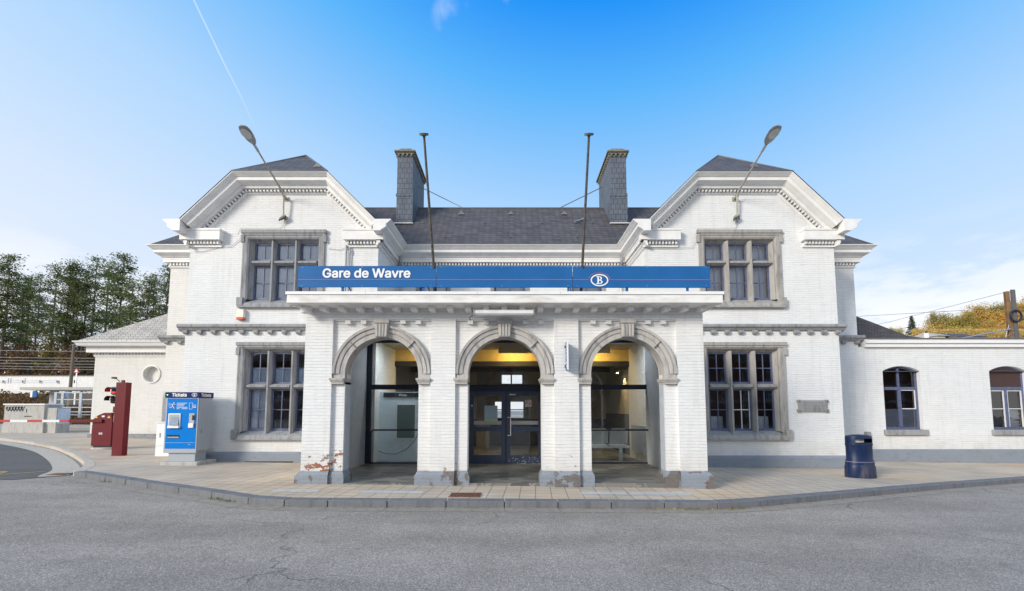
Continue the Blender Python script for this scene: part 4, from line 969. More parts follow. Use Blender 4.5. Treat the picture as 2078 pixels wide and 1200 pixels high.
m = MB(); m.box(12.05,30,y-.10,y+.3,3.735,3.86); m.box(12.05,30,y-.16,y+.3,3.862,4.0); m.build('cornice', M['white'], AR); MB().box(12.05,30.2,y-.20,y+.4,4.0,4.03).build('roof_edge', M['darkedge'], AR)
MB().box(11.9,30,y+.3,22,3.9,4.02).build('flat_roof', M['lead'], AR)
m = MB(); m.quad((11.9,15.25,4.03),(14.6,15.25,4.03),(11.9,17.4,5.16)); m.quad((14.6,15.25,4.03),(14.6,19.6,4.03),(11.9,17.4,5.16)); m.build('slate_roof', slate('low_slate_front', (.062,.060,.068), (.098,.094,.102), k=2.2), AR)
m = MB(); m.quad((11.9,15.42,4.98),(14.3,15.42,4.03),(14.3,19,4.03),(11.9,19,4.98)); m.quad((11.9,15.42,4.03),(14.3,15.42,4.03),(11.9,15.42,4.98)); m.build('lean_to_roof', slate('low_slate', (.062,.060,.068), (.098,.094,.102), k=3.2), AR)
for i, (a, b) in enumerate(A1):
    f = MB(); yy = y+.13; cx = (a+b)/2; hw = (b-a)/2; sag = .17; rr = (hw*hw+sag*sag)/(2*sag)
    def zz(x): return 2.92+math.sqrt(rr*rr-(x-cx)**2)-(rr-sag)
    fw = .07
    f.box(a,a+fw,yy,yy+.07,zs,2.90); f.box(b-fw,b,yy,yy+.07,zs,2.90); f.box(a+fw,b-fw,yy-.01,yy+.07,2.28,2.38); f.box(a+fw,b-fw,yy,yy+.07,zs,zs+.08)
    f.box(cx-.045,cx+.045,yy-.015,yy+.06,zs+.08,2.28)
    if i == 0: f.box(cx-.03,cx+.03,yy,yy+.06,2.38,3.07)
    n = 10; poly = [(a+(b-a)*k/n) for k in range(n+1)]
    for k in range(n): p, q = poly[k], poly[k+1]; f.prism([(p,zz(p)-.06),(q,zz(q)-.06),(q,zz(q)-.002),(p,zz(p)-.002)], yy, yy+.07)
    win = f.build('window', M['frame_blue'], AR)
    mw = MB()
    if i == 0: mw.box(cx+.05,b-.09,yy+.0,yy+.03,1.62,1.65); mw.box(b-.11,b-.085,yy,yy+.03,1.65,2.26); mw.box(cx+.05,b-.09,yy,yy+.03,2.255,2.275)
    else:
        for p, q in ((a+.08,cx-.05),(cx+.05,b-.08)): mw.box(p,p+.03,yy,yy+.03,1.0,2.26); mw.box(q-.03,q,yy,yy+.03,1.0,2.26); mw.box(p+.03,q-.03,yy,yy+.03,1.62,1.645); mw.box(p+.03,q-.03,yy,yy+.03,2.235,2.26)
    mw.build('glazing_bars', M['frame_white'], win)
    MB().quad((a,yy+.04,zs),(b,yy+.04,zs),(b,yy+.04,3.1),(a,yy+.04,3.1)).build('pane', M['glass'], win, recalc=False)
    if i == 0: MB().quad((a,yy+.05,zs),(b,yy+.05,zs),(b,yy+.05,1.63),(a,yy+.05,1.63)).build('lower_film', plain('grey_film', (.30,.33,.40), .5), win, recalc=False)
    else:
        MB().box(a+.05,b-.05,yy+.01,yy+.05,2.38,3.03).build('board', plain('brown_panel', (.06,.03,.028), .6), win)
        m = MB()
        for k in range(7): z_ = 1.02+k*.09; m.obox((cx+.28+random.uniform(-.03,.03),yy+.16,z_), (1,0,random.uniform(-.12,.12)), (0,1,0), (0,0,1), .22, .08, .045)
        m.build('white_sacks', M['white'], win, bevel=.03)
    s = MB(); s.box(a-.09,b+.09,y-.10,y+.13,.75,.93); s.build('sill', M['stone'], win, bevel=.01)
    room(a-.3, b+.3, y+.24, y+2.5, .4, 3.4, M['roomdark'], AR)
MB().box(11.9,12.02,14.95,15.1,.62,.86).build('stone_block', M['stone'], AR)

# ------------------------------------------------------------------ name board on the canopy
SB = thing('name_board', 'long blue name board reading Gare de Wavre along the canopy edge', 'sign', (-.16, 8.7, 3.9))
for a, b, z0, z1 in ((-4.29,-1.525,4.045,4.478),(-1.512,1.208,4.04,4.476),(1.220,3.97,4.035,4.474)): MB().box(a,b,8.70,8.73,z0,z1).build('panel', M['sign_blue'], SB)
m = MB(); m.box(-4.29,-1.525,8.694,8.699,4.195,4.202); m.box(-1.512,1.208,8.694,8.699,4.193,4.200); m.box(1.220,1.53,8.694,8.699,4.192,4.199); m.box(1.97,3.97,8.694,8.699,4.190,4.197)
arc = [(1.75+.215*math.cos(t),8.697,4.193+.145*math.sin(t)) for t in [math.pi*k/16 for k in range(17)]]; m.tube(arc, .0035, 4); m.build('red_line', M['sign_red'], SB)
text('lettering', 'Gare de Wavre', .262, front(-3.80, 8.694, 4.242), M['white'], SB, .024, .003, sx=1.06)
def logo(parent, x, y, z, s, mat, nm='logo', flat=True):
    m = MB(); seg = 40; vs = []
    for k in range(seg):
        t = 2*math.pi*k/seg
        for r_ in (1.0, .80): vs.append((x+s*1.42*(r_ if r_ == 1 else .86)*math.cos(t), y, z+s*r_*math.sin(t)))
    m.add(vs, [(2*k, 2*((k+1)%seg), 2*((k+1)%seg)+1, 2*k+1) for k in range(seg)]); m.build(nm+'_ring', mat, parent)
    # a slab-serif B drawn as outline blocks
    def bowl(cx, cz, rx, rz, th, n=10):
        v = []
        for k in range(n+1):
            t = -math.pi/2+math.pi*k/n; v += [(cx+rx*math.cos(t), y, cz+rz*math.sin(t)), (cx+(rx-th)*math.cos(t), y, cz+(rz-th*.55)*math.sin(t))]
        return v, [(2*k,2*k+2,2*k+3,2*k+1) for k in range(n)]
    b = MB(); w = s*.62; h = s*.62
    b.box(x-w*.55,x-w*.15,y,y+.002,z-h,z+h); b.box(x-w*.85,x-w*.55,y,y+.002,z+h*.80,z+h); b.box(x-w*.85,x-w*.55,y,y+.002,z-h,z-h*.80)
    for (cz, rz, ex) in ((z+h*.5, h*.5, .55), (z-h*.48, h*.52, .70)):
        v, f = bowl(x+w*.1, cz, w*ex, rz, w*.38); b.add(v, f)
        b.box(x-w*.15,x+w*.1,y,y+.002,cz+rz*.62,cz+rz*.999); b.box(x-w*.15,x+w*.1,y,y+.002,cz-rz*.999,cz-rz*.62)
    b.build(nm+'_letter', mat, parent)
for x in (-4.2,-3.0,-1.62,-1.42,-.2,1.12,1.30,2.7,3.88):
    for z in (4.07, 4.45): MB().tube([(x,8.700,z),(x,8.692,z)], .008, 6).build('bolt', M['grey_metal'], SB)
logo(SB, 1.75, 8.692, 4.185, .125, M['white'])
st = MB()
for x in (-3.40,-1.78,1.13,2.30,3.52):
    MB().box(x-.02,x+.02,8.72,8.76,3.9,4.3).tube([(x+.02,8.75,4.25),(x+.12,9.1,3.92)], .012, 5).build('strut', M['sign_blue'], SB)
SB.location = (-.166, 9.05, 3.992); SB.scale = (1.04, 1, 1.04)
# flagpoles
for i, (x0, x1, lab) in enumerate(((-1.63,-1.64,'tall weathered flagpole with disc cap on the canopy, left of the middle'),(1.475,1.435,'tall weathered flagpole with disc cap on the canopy, near the round logo'))):
    fp = thing('flagpole', lab, 'flagpole', (x0,9.35,3.985), group='flagpoles on the canopy')
    a, b = Vector((x0,9.35,4.02)), Vector((x1,7.9,6.68)); d = (b-a).normalized()
    m = MB(); m.tube([a, b], [.030,.022], 8); m.build('pole', M['pole'], fp)
    m = MB(); m.tube([b, b+d*.015, b+d*.02, b+d*.055, b+d*.06], [.03,.04,.085,.085,.05], 16); m.build('cap', M['pole'], fp)
    m = MB(); m.box(x0-.08,x0+.08,9.27,9.43,3.985,4.01); m.tube([(x0,9.35,4.01),(x0,9.31,4.08)], .045, 8); m.build('base', M['grey_metal'], fp)
# tubular lamp under the canopy
tl = thing('tube_lamp', 'grey linear lamp fitting under the canopy above the middle arch', 'lamp', (-.17,9.38,3.64))
m = MB(); m.prism([(9.30,3.60),(9.27,3.63),(9.27,3.68),(9.31,3.71),(9.42,3.71),(9.45,3.66),(9.40,3.60)], -.78, .44, axis='x'); m.build('housing', plain('lamp_diffuser_grey', (.72,.73,.75), .35), tl)
m = MB(); m.box(-.80,-.78,9.26,9.46,3.595,3.712); m.box(.44,.46,9.26,9.46,3.595,3.712); m.build('end_caps', M['lamp_head'], tl)
tag(MB().tube([(-.80,9.36,3.60),(-.88,9.42,3.56),(-.86,9.45,3.50)], .008, 5).build('lamp_cable', M['black_pl'], tl))
tl.location = (tl.location.x, tl.location.y-.19, tl.location.z-.03)
for o_ in scene.objects:
    if o_.name == 'lamp_cable': o_.location = (0, -.19, -.03)
# camera dome
cd = thing('security_camera', 'white dome camera under the left end of the canopy', 'camera', (-4.40,9.25,3.70))
m = MB(); m.lathe((-4.38,9.25,3.60), [(.02,-.05),(.07,-.03),(.09,.02),(.09,.08),(.06,.11)], 20); m.build('dome', M['white'], cd, smooth=True); m = MB(); m.tube([(-4.38,9.25,3.68),(-4.25,9.30,3.70)], .025, 8); m.build('bracket', M['white'], cd); cd.location.z += .07
# projecting sign on the pier
ps = thing('projecting_sign', 'narrow blue projecting sign with white lettering on the right-hand pier', 'sign', (1.16,9.47,2.7))
m = MB(); m.box(1.148,1.172,9.18,9.46,2.44,3.03); m.build('board', M['sign_blue'], ps, bevel=.004)
m = MB(); m.box(1.144,1.176,9.17,9.19,2.43,3.04); m.box(1.144,1.176,9.19,9.46,3.03,3.04); m.build('rim', M['white'], ps)
m = MB()
for z_, h_, y_ in ((2.50,.05,9.30),(2.57,.09,9.33),(2.68,.03,9.27),(2.74,.05,9.31),(2.81,.04,9.26),(2.88,.06,9.32),(2.95,.05,9.28)): m.box(1.1435,1.1455,y_-.06,y_+.05,z_,z_+h_*.45); m.box(1.1435,1.1455,y_-.06,y_-.035,z_+h_*.45,z_+h_)
m.build('worn_lettering', M['white'], ps)
m = MB(); m.box(1.13,1.19,9.44,9.47,2.92,2.97); m.box(1.13,1.19,9.44,9.47,2.5,2.55); m.build('bracket', M['black_pl'], ps)
# alarm box
al = thing('alarm_siren', 'small white and red alarm box on the left wing under the upper window', 'alarm', (-8.05,13.1,4.4))
m = MB(); m.box(-8.19,-7.97,12.98,13.1,4.33,4.58); m.build('box', plain('alarm_cream', (.80,.78,.66), .4), al, bevel=.02); MB().box(-8.185,-7.975,12.975,13.1,4.27,4.328).build('strobe', plain('alarm_red', (.62,.09,.04), .3), al, bevel=.01)
# memorial plaque
pq = thing('memorial_plaque', 'grey stone plaque with worn inscription on the right wing', 'plaque', (8.83,13.1,1.7))
z1, z0 = 1.90, 1.54
m = MB(); m.box(8.42,9.27,13.05,13.098,z0,z1-.02); 
for x in (8.44, 9.25):
    for z in (z0+.03, z1-.05): m.box(x-.055,x+.055,13.04,13.098,z-.045,z+.045)
m.build('slab', M['stone'], pq, bevel=.008)
m = MB()
for r_ in range(6):
    x = 8.55
    while x < 9.14:
        w_ = random.uniform(.02,.07); m.box(x,x+w_,13.046,13.0495,z1-.09-r_*.045,z1-.075-r_*.045); x += w_+.018
m.build('inscription', plain('worn_letters', (.2,.2,.205), .8), pq)
m = MB()
for x in (8.44, 9.25):
    for z in (z0+.03, z1-.05): m.lathe((x,13.033,z), [(.014,-.012),(.014,.012)], 8)
m.build('bolts', M['black_pl'], pq)
# wall-mounted street lamps
def wall_lamp(x, lab):
    L = thing('wall_lamp', lab, 'street lamp', (x,13.1,7.4), group='street lamps on the gables')
    m = MB(); m.tube([(x,12.97,7.40),(x,12.93,8.02),(x,12.80,8.15),(x,11.42,8.65)], [.028,.028,.028,.022], 8); m.build('arm', M['lamp_arm'], L)
    m = MB(); m.box(x-.05,x+.05,12.93,13.1,8.00,8.05); m.box(x-.08,x+.08,13.07,13.1,7.96,8.08); m.box(x-.06,x+.06,12.95,13.1,7.38,7.46); m.build('bracket', M['lamp_arm'], L)
    m = MB(); m.tube([(x-.10,13.02,7.36),(x-.04,12.96,7.42),(x+.05,12.96,7.45),(x+.07,13.0,7.34),(x,13.02,7.28)], .014, 5)
    m.obox((x-.02,12.98,7.38), (1,0,.5), (0,1,0), (0,0,1), .09, .04, .03); m.tube([(x-.1,12.97,7.35),(x-.12,12.96,7.28)], .02, 6); m.build('cable_clamp', M['pole'], L)
    a = Vector((x,11.55,8.605)); b = Vector((x,11.34,8.68)); d = (b-a).normalized()
    m = MB(); m.tube([a, b], [.032,.036], 10); m.build('sleeve', M['grey_metal'], L)
    # flat oval head, tipped up slightly
    u = Vector((0,-1,.30)).normalized(); w_ = Vector((1,0,0)); n = u.cross(w_)
    c0 = b; prof = [(0,.045,.03),(.04,.08,.045),(.13,.125,.05),(.28,.15,.05),(.43,.15,.045),(.53,.115,.035),(.57,.05,.02)]
    seg = 16; vs = []
    for t, hw, hh in prof:
        for k in range(seg):
            an = 2*math.pi*k/seg; vs.append(c0+u*t+w_*hw*math.cos(an)+n*(hh*math.sin(an)*(1 if math.sin(an) > 0 else .5)))
    fs = [(i*seg+k, i*seg+(k+1)%seg, (i+1)*seg+(k+1)%seg, (i+1)*seg+k) for i in range(len(prof)-1) for k in range(seg)]+[tuple(range(seg)), tuple(range((len(prof)-1)*seg, len(prof)*seg))]
    MB().add(vs, fs).build('head', M['lamp_head'], L, smooth=True)
    nn = n if n.z < 0 else -n
    lens = [c0+u*(.20+.16-.16*math.cos(t))+w_*.125*math.sin(t)+nn*.052 for t in [2*math.pi*k/20 for k in range(20)]]
    MB().add(lens, [tuple(range(20))]).build('lens', M['lens'], L)
wall_lamp(-6.90, 'grey street lamp on a long arm fixed to the left gable'); wall_lamp(6.80, 'grey street lamp on a long arm fixed to the right gable')

# ------------------------------------------------------------------ ticket machine
tx0, tx1, ty0, ty1 = -9.53, -8.62, 12.25, 12.80; g0 = gz(-9.1)
TM = thing('ticket_machine', 'blue and grey ticket machine with a screen beside the left wing', 'ticket machine', (-9.07,12.5,g0))
m = MB(); m.box(tx0+.02,tx1-.0,ty0+.03,ty1,.47,1.93); m.build('cabinet', M['tick_grey'], TM, bevel=.01)
m = MB(); m.box(tx0-.005,tx1-.02,ty0,ty0+.03,.42,1.93); m.build('front_frame', M['tick_grey'], TM, bevel=.006)
m = MB(); m.box(tx0+.10,tx1-.08,ty0+.06,ty1-.06,g0+.09,.47); m.build('pedestal', M['tick_grey'], TM)
m = MB(); m.box(tx0-.0,tx1+.1,ty0-.10,ty1+.15,g0-.1,g0+.09); m.build('concrete_base', M['concrete'], TM, bevel=.02)
hd = MB().box(tx0-.03,tx1+.01,ty0-.02,ty1+.01,1.93,2.085).build('header', M['tick_navy'], TM, bevel=.004)
fp_ = MB().box(tx0+.035,tx1-.055,ty0-.008,ty0,.54,1.91).build('blue_panel', M['tick_blue'], TM)
text('lettering', 'Tickets', .135, front(tx0+.16, ty0-.022, 1.965), M['white'], TM, .028, .001, sx=.98)
logo(TM, tx1-.13, ty0-.0225, 2.01, .052, M['white'])
Mr = Matrix.Translation((tx1+.0115, ty0+.04, 1.965)) @ Matrix(((0,0,1,0),(1,0,0,0),(0,1,0,0),(0,0,0,1)))
text('side_lettering', 'Tickets', .135, Mr, M['white'], TM, .028, .001, sx=.98)
MB().lathe((tx0+.035,ty0-.022,2.01), [(.012,-.01),(.012,.01)], 8).build('status_lamp', emit('green_led', (.2,1,.25), 2.5), TM)
fy = ty0-.0095
m = MB(); m.box(tx0+.10,tx0+.43,fy-.02,fy,1.10,1.50); m.build('screen_surround', M['white'], TM)
m = MB(); m.box(tx0+.12,tx0+.41,fy-.0215,fy-.0205,1.17,1.47); m.build('recess', M['lamp_head'], TM)
m = MB(); m.add([(tx0+.145,fy-.05,1.17),(tx0+.40,fy-.05,1.17),(tx0+.40,fy-.024,1.40),(tx0+.19,fy-.024,1.40)], [(0,1,2,3)]); m.build('screen', plain('screen_glass', (.28,.36,.45), .1), TM)
m = MB(); m.box(tx0+.12,tx0+.42,fy-.065,fy-.02,1.10,1.16); m.build('ledge', M['white'], TM)
m = MB(); m.box(tx1-.245,tx1-.10,fy-.012,fy,1.10,1.50); m.build('card_surround', M['lamp_head'], TM)
m = MB(); m.box(tx1-.15,tx1-.105,fy-.03,fy-.013,1.32,1.45); m.build('card_slot', M['black_pl'], TM); m = MB(); m.box(tx1-.24,tx1-.11,fy-.04,fy-.013,1.11,1.23); m.build('keypad', M['white'], TM)
m = MB(); m.box(tx0+.09,tx0+.42,fy-.004,fy,.82,.91); m.build('tray_slot', M['shadow_box'], TM); MB().box(tx0+.10,tx0+.41,fy-.008,fy-.005,.83,.865).build('tray', M['lamp_head'], TM)
m = MB()
for k in range(26): x = tx0+.05+k*.031; m.box(x,x+.014,fy-.003,fy-.001,.698,.706)
ring = [(tx1-.20+.03*math.cos(t),fy-.004,.668+.022*math.sin(t)) for t in [math.pi+math.pi*k/8 for k in range(9)]]; m.tube(ring, .004, 4)
# printed instructions, running figure and card pictogram
for i, (a, b) in enumerate(((.30,.58),(.30,.52),(.30,.50),(.30,.60),(.30,.38),(.44,.60))):
    zl = 1.775-(.038*i if i < 5 else .038*4); m.box(tx0+a,tx0+b,fy-.003,fy-.001,zl,zl+.012)
X0 = tx0+.19; 
m.lathe((X0+.035,fy-.002,1.785), [(.001,-.018),(.015,-.012),(.017,0),(.015,.012),(.001,.018)], 10)
for pts, r_ in (([(X0+.02,1.76),(X0-.01,1.70)],.013),([(X0+.02,1.755),(X0+.055,1.735),(X0+.08,1.76)],.007),([(X0+.01,1.755),(X0-.03,1.75),(X0-.045,1.725)],.007),([(X0-.01,1.70),(X0+.025,1.675),(X0+.05,1.63)],.010),([(X0-.01,1.70),(X0-.025,1.66),(X0-.08,1.66)],.009)):
    m.tube([(x,fy-.004,z) for x, z in pts], r_, 6)
for zl in (1.775, 1.735, 1.70): m.box(X0-.12,X0-.06,fy-.003,fy-.001,zl,zl+.006)
for a, b, c, d in ((.645,.735,1.785,1.792),(.645,.735,1.615,1.622),(.645,.652,1.622,1.785),(.728,.735,1.622,1.785),(.745,.835,1.725,1.735),(.745,.835,1.69,1.70),(.745,.835,1.66,1.675)): m.box(tx0+a,tx0+b,fy-.003,fy-.001,c,d)
m.build('pictograms', M['white'], TM)
m = MB(); m.lathe((tx1+.001,ty0+.14,1.0), [(.006,-.05),(.006,.05)], 6); m.build('lock', M['black_pl'], TM)
# utility cabinet behind
uc = thing('utility_cabinet', 'small white utility cabinet against the wall behind the ticket machine', 'cabinet', (-11.0,14.4,gz(-11)))
m = MB(); m.box(-11.35,-10.55,14.25,14.7,gz(-11),1.18); m.build('body', M['white'], uc, bevel=.01)
m = MB(); m.box(-11.38,-10.52,14.22,14.73,1.18,1.21); m.build('lid', M['white'], uc, bevel=.008); MB().box(-11.24,-11.21,14.235,14.248,.72,.86).build('handle', M['lamp_head'], uc); MB().box(-11.34,-10.56,14.243,14.249,.45,.456).build('seam', M['lamp_head'], uc)

# ------------------------------------------------------------------ litter bin
bx_, by_ = 8.79, 11.35; bg = gz(bx_)
BN = thing('litter_bin', 'dark blue oval litter bin on the pavement by the right wing', 'litter bin', (bx_,by_,bg))
m = MB(); sy_ = .72
m.lathe((bx_,by_,bg), [(.352,0),(.357,.03),(.35,.27),(.343,.295),(.335,.31),(.33,.33),(.335,.37),(.325,.395),(.318,.42),(.31,.445),(.302,.46),(.302,.78),(.31,.80),(.315,.82),(.312,.84)], 40, 1, sy_); m.build('body', M['navy'], BN, smooth=True)
# hood with a slot opening
seg = 40; vs = []; fs = []; prof = [(.308,.842),(.308,.88),(.308,.975),(.300,1.03),(.25,1.055),(.12,1.07),(.001,1.075)]
for r_, z in prof:
    for k in range(seg): t = 2*math.pi*k/seg; vs.append((bx_+r_*math.cos(t), by_+r_*sy_*math.sin(t), bg+z))
for i in range(len(prof)-1):
    for k in range(seg):
        mid = (k+.5)/seg*360
        if i == 1 and 228 < mid < 318: continue
        fs.append((i*seg+k, i*seg+(k+1)%seg, (i+1)*seg+(k+1)%seg, (i+1)*seg+k))
MB().add(vs, fs).build('hood', M['navy'], BN, smooth=True, recalc=False)
m = MB(); m.lathe((bx_,by_,bg), [(.28,.80),(.28,.842)], 24, 1, sy_); m.build('liner', M['black_pl'], BN)
MB().box(bx_-.17,bx_+.10,by_-.05,by_-.04,bg+.875,bg+.96).build('paper_rubbish', M['white'], BN)
m = MB(); m.lathe((bx_,by_,bg), [(.330,.388),(.332,.391),(.332,.401),(.328,.403)], 40, 1, sy_); m.build('band', plain('bin_band', (.20,.20,.30), .4), BN)

# ------------------------------------------------------------------ barrier, pillar and lights on the left
rp = thing('red_pillar', 'tall dark red rectangular pillar at the edge of the side road', 'pillar', (-12.55,14.35,gz(-12.5)))
m = MB(); m.box(-12.74,-12.40,14.25,14.45,gz(-12.5)-.05,2.48); m.build('body', M['maroon'], rp, bevel=.01)
m = MB(); m.box(-12.76,-12.741,14.27,14.40,1.2,1.45); m.build('control_box', M['grey_metal'], rp)
m = MB(); m.box(-12.95,-12.85,14.3,14.4,2.60,2.66); m.tube([(-12.86,14.35,2.63),(-12.7,14.35,2.50)], .012, 5); m.build('camera', M['black_pl'], rp)
bx0, bx1, by0 = -15.36, -14.62, 16.3; gb = gz(-15)
BR = thing('barrier', 'dark red barrier cabinet numbered 55 with a red and white arm', 'barrier', (-15,16.5,gb))
m = MB(); m.box(bx0+.02,bx1,by0,by0+.42,gb+.12,1.20); m.prism([(bx0,1.20),(bx1+.02,1.20),(bx1-.05,1.49),(bx0+.42,1.49),(bx0+.18,1.38)], by0-.01, by0+.43); m.build('cabinet', M['maroon'], BR, bevel=.008)
m = MB(); m.box(bx0-.03,bx0+.02,by0+.05,by0+.35,gb+.5,1.05); m.build('side_box', M['maroon'], BR)
m = MB(); m.box(bx0+.06,bx1-.03,by0+.04,by0+.38,gb+.06,gb+.12); m.build('foot', M['black_pl'], BR); m = MB(); m.lathe(((bx0+bx1)/2,by0+.2,gb), [(.46,0),(.46,.06),(.40,.07)], 20, 1, .7); m.build('base', M['concrete'], BR)
text('number', '55', .10, front(bx0+.28, by0-.004, .70), M['white'], BR, .03, .002, sx=1.2)
for x in (bx0+.16, bx1-.12): MB().add([(x-.06,by0-.014,1.30),(x+.06,by0-.014,1.30),(x,by0-.014,1.39)], [(0,1,2)]).build('warning_triangle', plain('warning_yellow', (.72,.55,.12), .5), BR)
MB().box(bx0+.36,bx0+.46,by0-.014,by0-.011,1.33,1.39).build('number_plate', M['white'], BR)
m = MB(); m.box(-16.15,-14.95,by0-.06,by0-.015,1.14,1.25)
m.build('arm_holder', M['maroon'], BR)
ax = -16.1; x = ax; m = MB(); mr = MB(); k = 0
for L, red in ((.40,True),(.62,False),(.55,True),(.62,False),(.58,True),(.16,False),(.34,False),(.12,False),(.58,True),(.62,False),(.6,True),(.62,False),(.6,True),(.6,False)):
    (mr if red else m).box(x-L,x,by0-.055,by0-.02,1.15,1.235); x -= L
arm = m.build('arm', M['white'], BR); mr.build('red_bands', M['red_band'], BR)
lx = ax-.40-.62-.55-.62-.58-.16-.34; MB().box(lx+.0,lx+.33,by0-.062,by0-.056,1.16,1.225).build('arm_light', emit('arm_led', (1,.25,.2), 2.2), BR)
TL = thing('traffic_light', 'small two-lamp traffic light glowing red beside the barrier', 'traffic light', (-14.5,16.5,gz(-14.5)))
m = MB(); m.box(-14.52,-14.44,16.45,16.53,1.2,2.70); m.box(-14.75,-14.52,16.44,16.54,1.50,1.72); m.build('pole', M['maroon'], TL)
m = MB(); m.lathe((-14.48,16.49,gz(-14.5)), [(.06,-.05),(.06,1.2)], 8); m.build('post', M['maroon'], TL)
for z, lit in ((2.30, True), (1.98, False)):
    m = MB(); m.box(-14.86,-14.50,16.40,16.62,z-.15,z+.15); hs = m.build('housing', M['black_pl'], TL, bevel=.05)
    m = MB(); seg = 16; vs = []
    for yy, r_ in ((16.40,.125),(16.18,.13)):
        for k in range(seg+1): t = R(-20)+R(220)*k/seg; vs.append((-14.74+r_*math.cos(t), yy, z+r_*math.sin(t)))
    m.add(vs, [(k,k+1,seg+1+k+1,seg+1+k) for k in range(seg)]); m.build('visor', M['black_pl'], TL, smooth=True)
    MB().add([(-14.74+.095*math.cos(t),16.395,z+.095*math.sin(t)) for t in [2*math.pi*k/20 for k in range(20)]], [tuple(range(20))]).build('lens', emit('red_lens', (1,.03,.02), 1.6) if lit else plain('dark_lens', (.02,.03,.03), .2), TL)
# cabinets with graffiti
cb_ = thing('concrete_cabinet', 'wide grey cabinet with black graffiti scrawled across its top', 'cabinet', (-25.5,24.5,gz(-25)))
def atpx(u, v, Y_):
    a=(u-1039)/900; b=(761-v)/900; t=R(4.5); dy=math.cos(t)-b*math.sin(t); dz=math.sin(t)+b*math.cos(t); k=Y_/dy; return a*k, 1.6+dz*k
Yc_ = 25.2; xa, zt1 = atpx(10,822,Yc_); xb, _ = atpx(78,822,Yc_)
gl = gz(-26)
m = MB(); m.box(xa,xb+.35,Yc_,Yc_+1.0,.82,zt1); m.build('body', M['concrete'], cb_); m = MB(); m.box(xa-.05,xb+.40,Yc_-.05,Yc_+1.05,zt1,zt1+.07); m.build('lid', M['white'], cb_)
m = MB(); m.box(xa-.03,xb+.38,Yc_-.03,Yc_+1.0,gl-.1,.82); m.build('base', M['concrete'], cb_)
m = MB(); pts = []
for k in range(60):
    t = k/59; pts.append((xa+.10+t*1.0+.07*math.sin(k*1.9), Yc_-.01, zt1-.22+.13*math.sin(k*1.25)+.03*math.sin(k*3.1)))
m.tube(pts, .012, 4); m.tube([(xa+1.25,Yc_-.01,zt1-.22),(xa+1.25,Yc_-.01,zt1-.42)], .015, 4); m.build('graffiti', M['black_pl'], cb_)
MB().box(xa+1.15,xa+1.55,Yc_-.02,Yc_-.004,zt1-.66,zt1-.62).build('slot', M['shadow_box'], cb_)
cc = thing('concrete_cabinet', 'narrow grey concrete cabinet next to the graffiti one', 'cabinet', (-23.5,25,gz(-24)))
xc, zt2 = atpx(92,828,Yc_+.1); xd, _ = atpx(116,828,Yc_+.1); xe, _ = atpx(126,828,Yc_+.9)
m = MB(); m.box(xc,xd,Yc_+.1,Yc_+.9,gl-.1,zt2); m.build('body', M['concrete'], cc, bevel=.02); m = MB(); m.box(xd,xd+.03,Yc_+.15,Yc_+.85,.8,zt2-.05); m.build('door', M['frost'], cc)
mm = MB()
# platform shelter, parapet, rails
def rect(name, mat, par, x0, x1, y0, y1, z0, z1): return MB().box(x0,x1,y0,y1,z0,z1).build(name, mat, par)
PLt = thing('platform_wall', 'long pale parapet running behind the platform shelter', 'wall', (-40,33,2))
xw0, zA = atpx(-60,763,45.5); xw1, zB = atpx(200,783,45.5)
rect('parapet', M['trim'], PLt, xw0, xw1+10, 45.5, 45.8, zB-.8, zA)
rect('coping', M['darkedge'], PLt, xw0, xw1+10, 45.4, 45.9, zA, zA+.06)
SH = thing('platform_shelter', 'flat-roofed platform shelter with two hanging blue signs and a pale post', 'shelter', (-31,29,0))
xs0, zs1 = atpx(40,786,28.5); xs1, _ = atpx(196,786,28.5); _, zs0 = atpx(40,792,28.5)
rect('roof', M['concrete'], SH, xs0, xs1+3, 28.5, 30.8, zs1-.17, zs1)
xp, _ = atpx(96,800,29); rect('post', M['tick_grey'], SH, xp-.17, xp+.17, 29.3, 29.6, -.1, zs1-.17)
for u in (58, 124):
    x_, z_ = atpx(u+8,795,28.6); rect('hanging_sign', M['sign_blue'], SH, x_, x_+.28, 28.6, 28.66, z_-.36, z_); rect('sign_side', M['white'], SH, x_-.14, x_, 28.6, 28.66, z_-.36, z_+.0)
for u in (20,60,95,130,165): x_, z_ = atpx(u-15,774,45.4); rect('small_post', M['black_pl'], PLt, x_, x_+.09, 45.38, 45.44, z_-.2, z_+.12)
WS = thing('wind_screen', 'glazed wind screen with pale blue frames beside the annex wall', 'wind screen', (-27,27,0))
for u in (113,127,164): x_, z1_ = atpx(u,797,27.5); x2_, z0_ = atpx(u,842,27.5); rect('post', M['tick_grey'], WS, x_-.08, x_+.08, 27.5, 27.6, z0_-.2, z1_)
xa_, za_ = atpx(110,796,27.5); xb_, _ = atpx(196,796,27.5)
for v in (797,811,827,836,842):
    _, z_ = atpx(120,v,27.5); rect('rail', M['tick_grey'], WS, xa_, xb_+1, 27.51, 27.57, z_-.03, z_+.03)
MB().quad((xa_,27.55,za_-.8),(xb_+1,27.55,za_-.8),(xb_+1,27.55,za_),(xa_,27.55,za_)).build('pane', M['glass'], WS, recalc=False)
FR = thing('blue_railing', 'low pale blue railing on the platform at the far left', 'railing', (-36,32,0))
for v in (773,777): _, z_ = atpx(10,v,33); rect('rail', M['tick_grey'], FR, -41, -33.8, 33, 33.05, z_-.02, z_+.02)
for u in (16,21,50): x_, z_ = atpx(u,769,33); rect('post', M['tick_grey'], FR, x_-.02, x_+.02, 33.02, 33.06, z_-.35, z_+.05)
for yq in (0,):
    _, z_ = atpx(0,850,40)

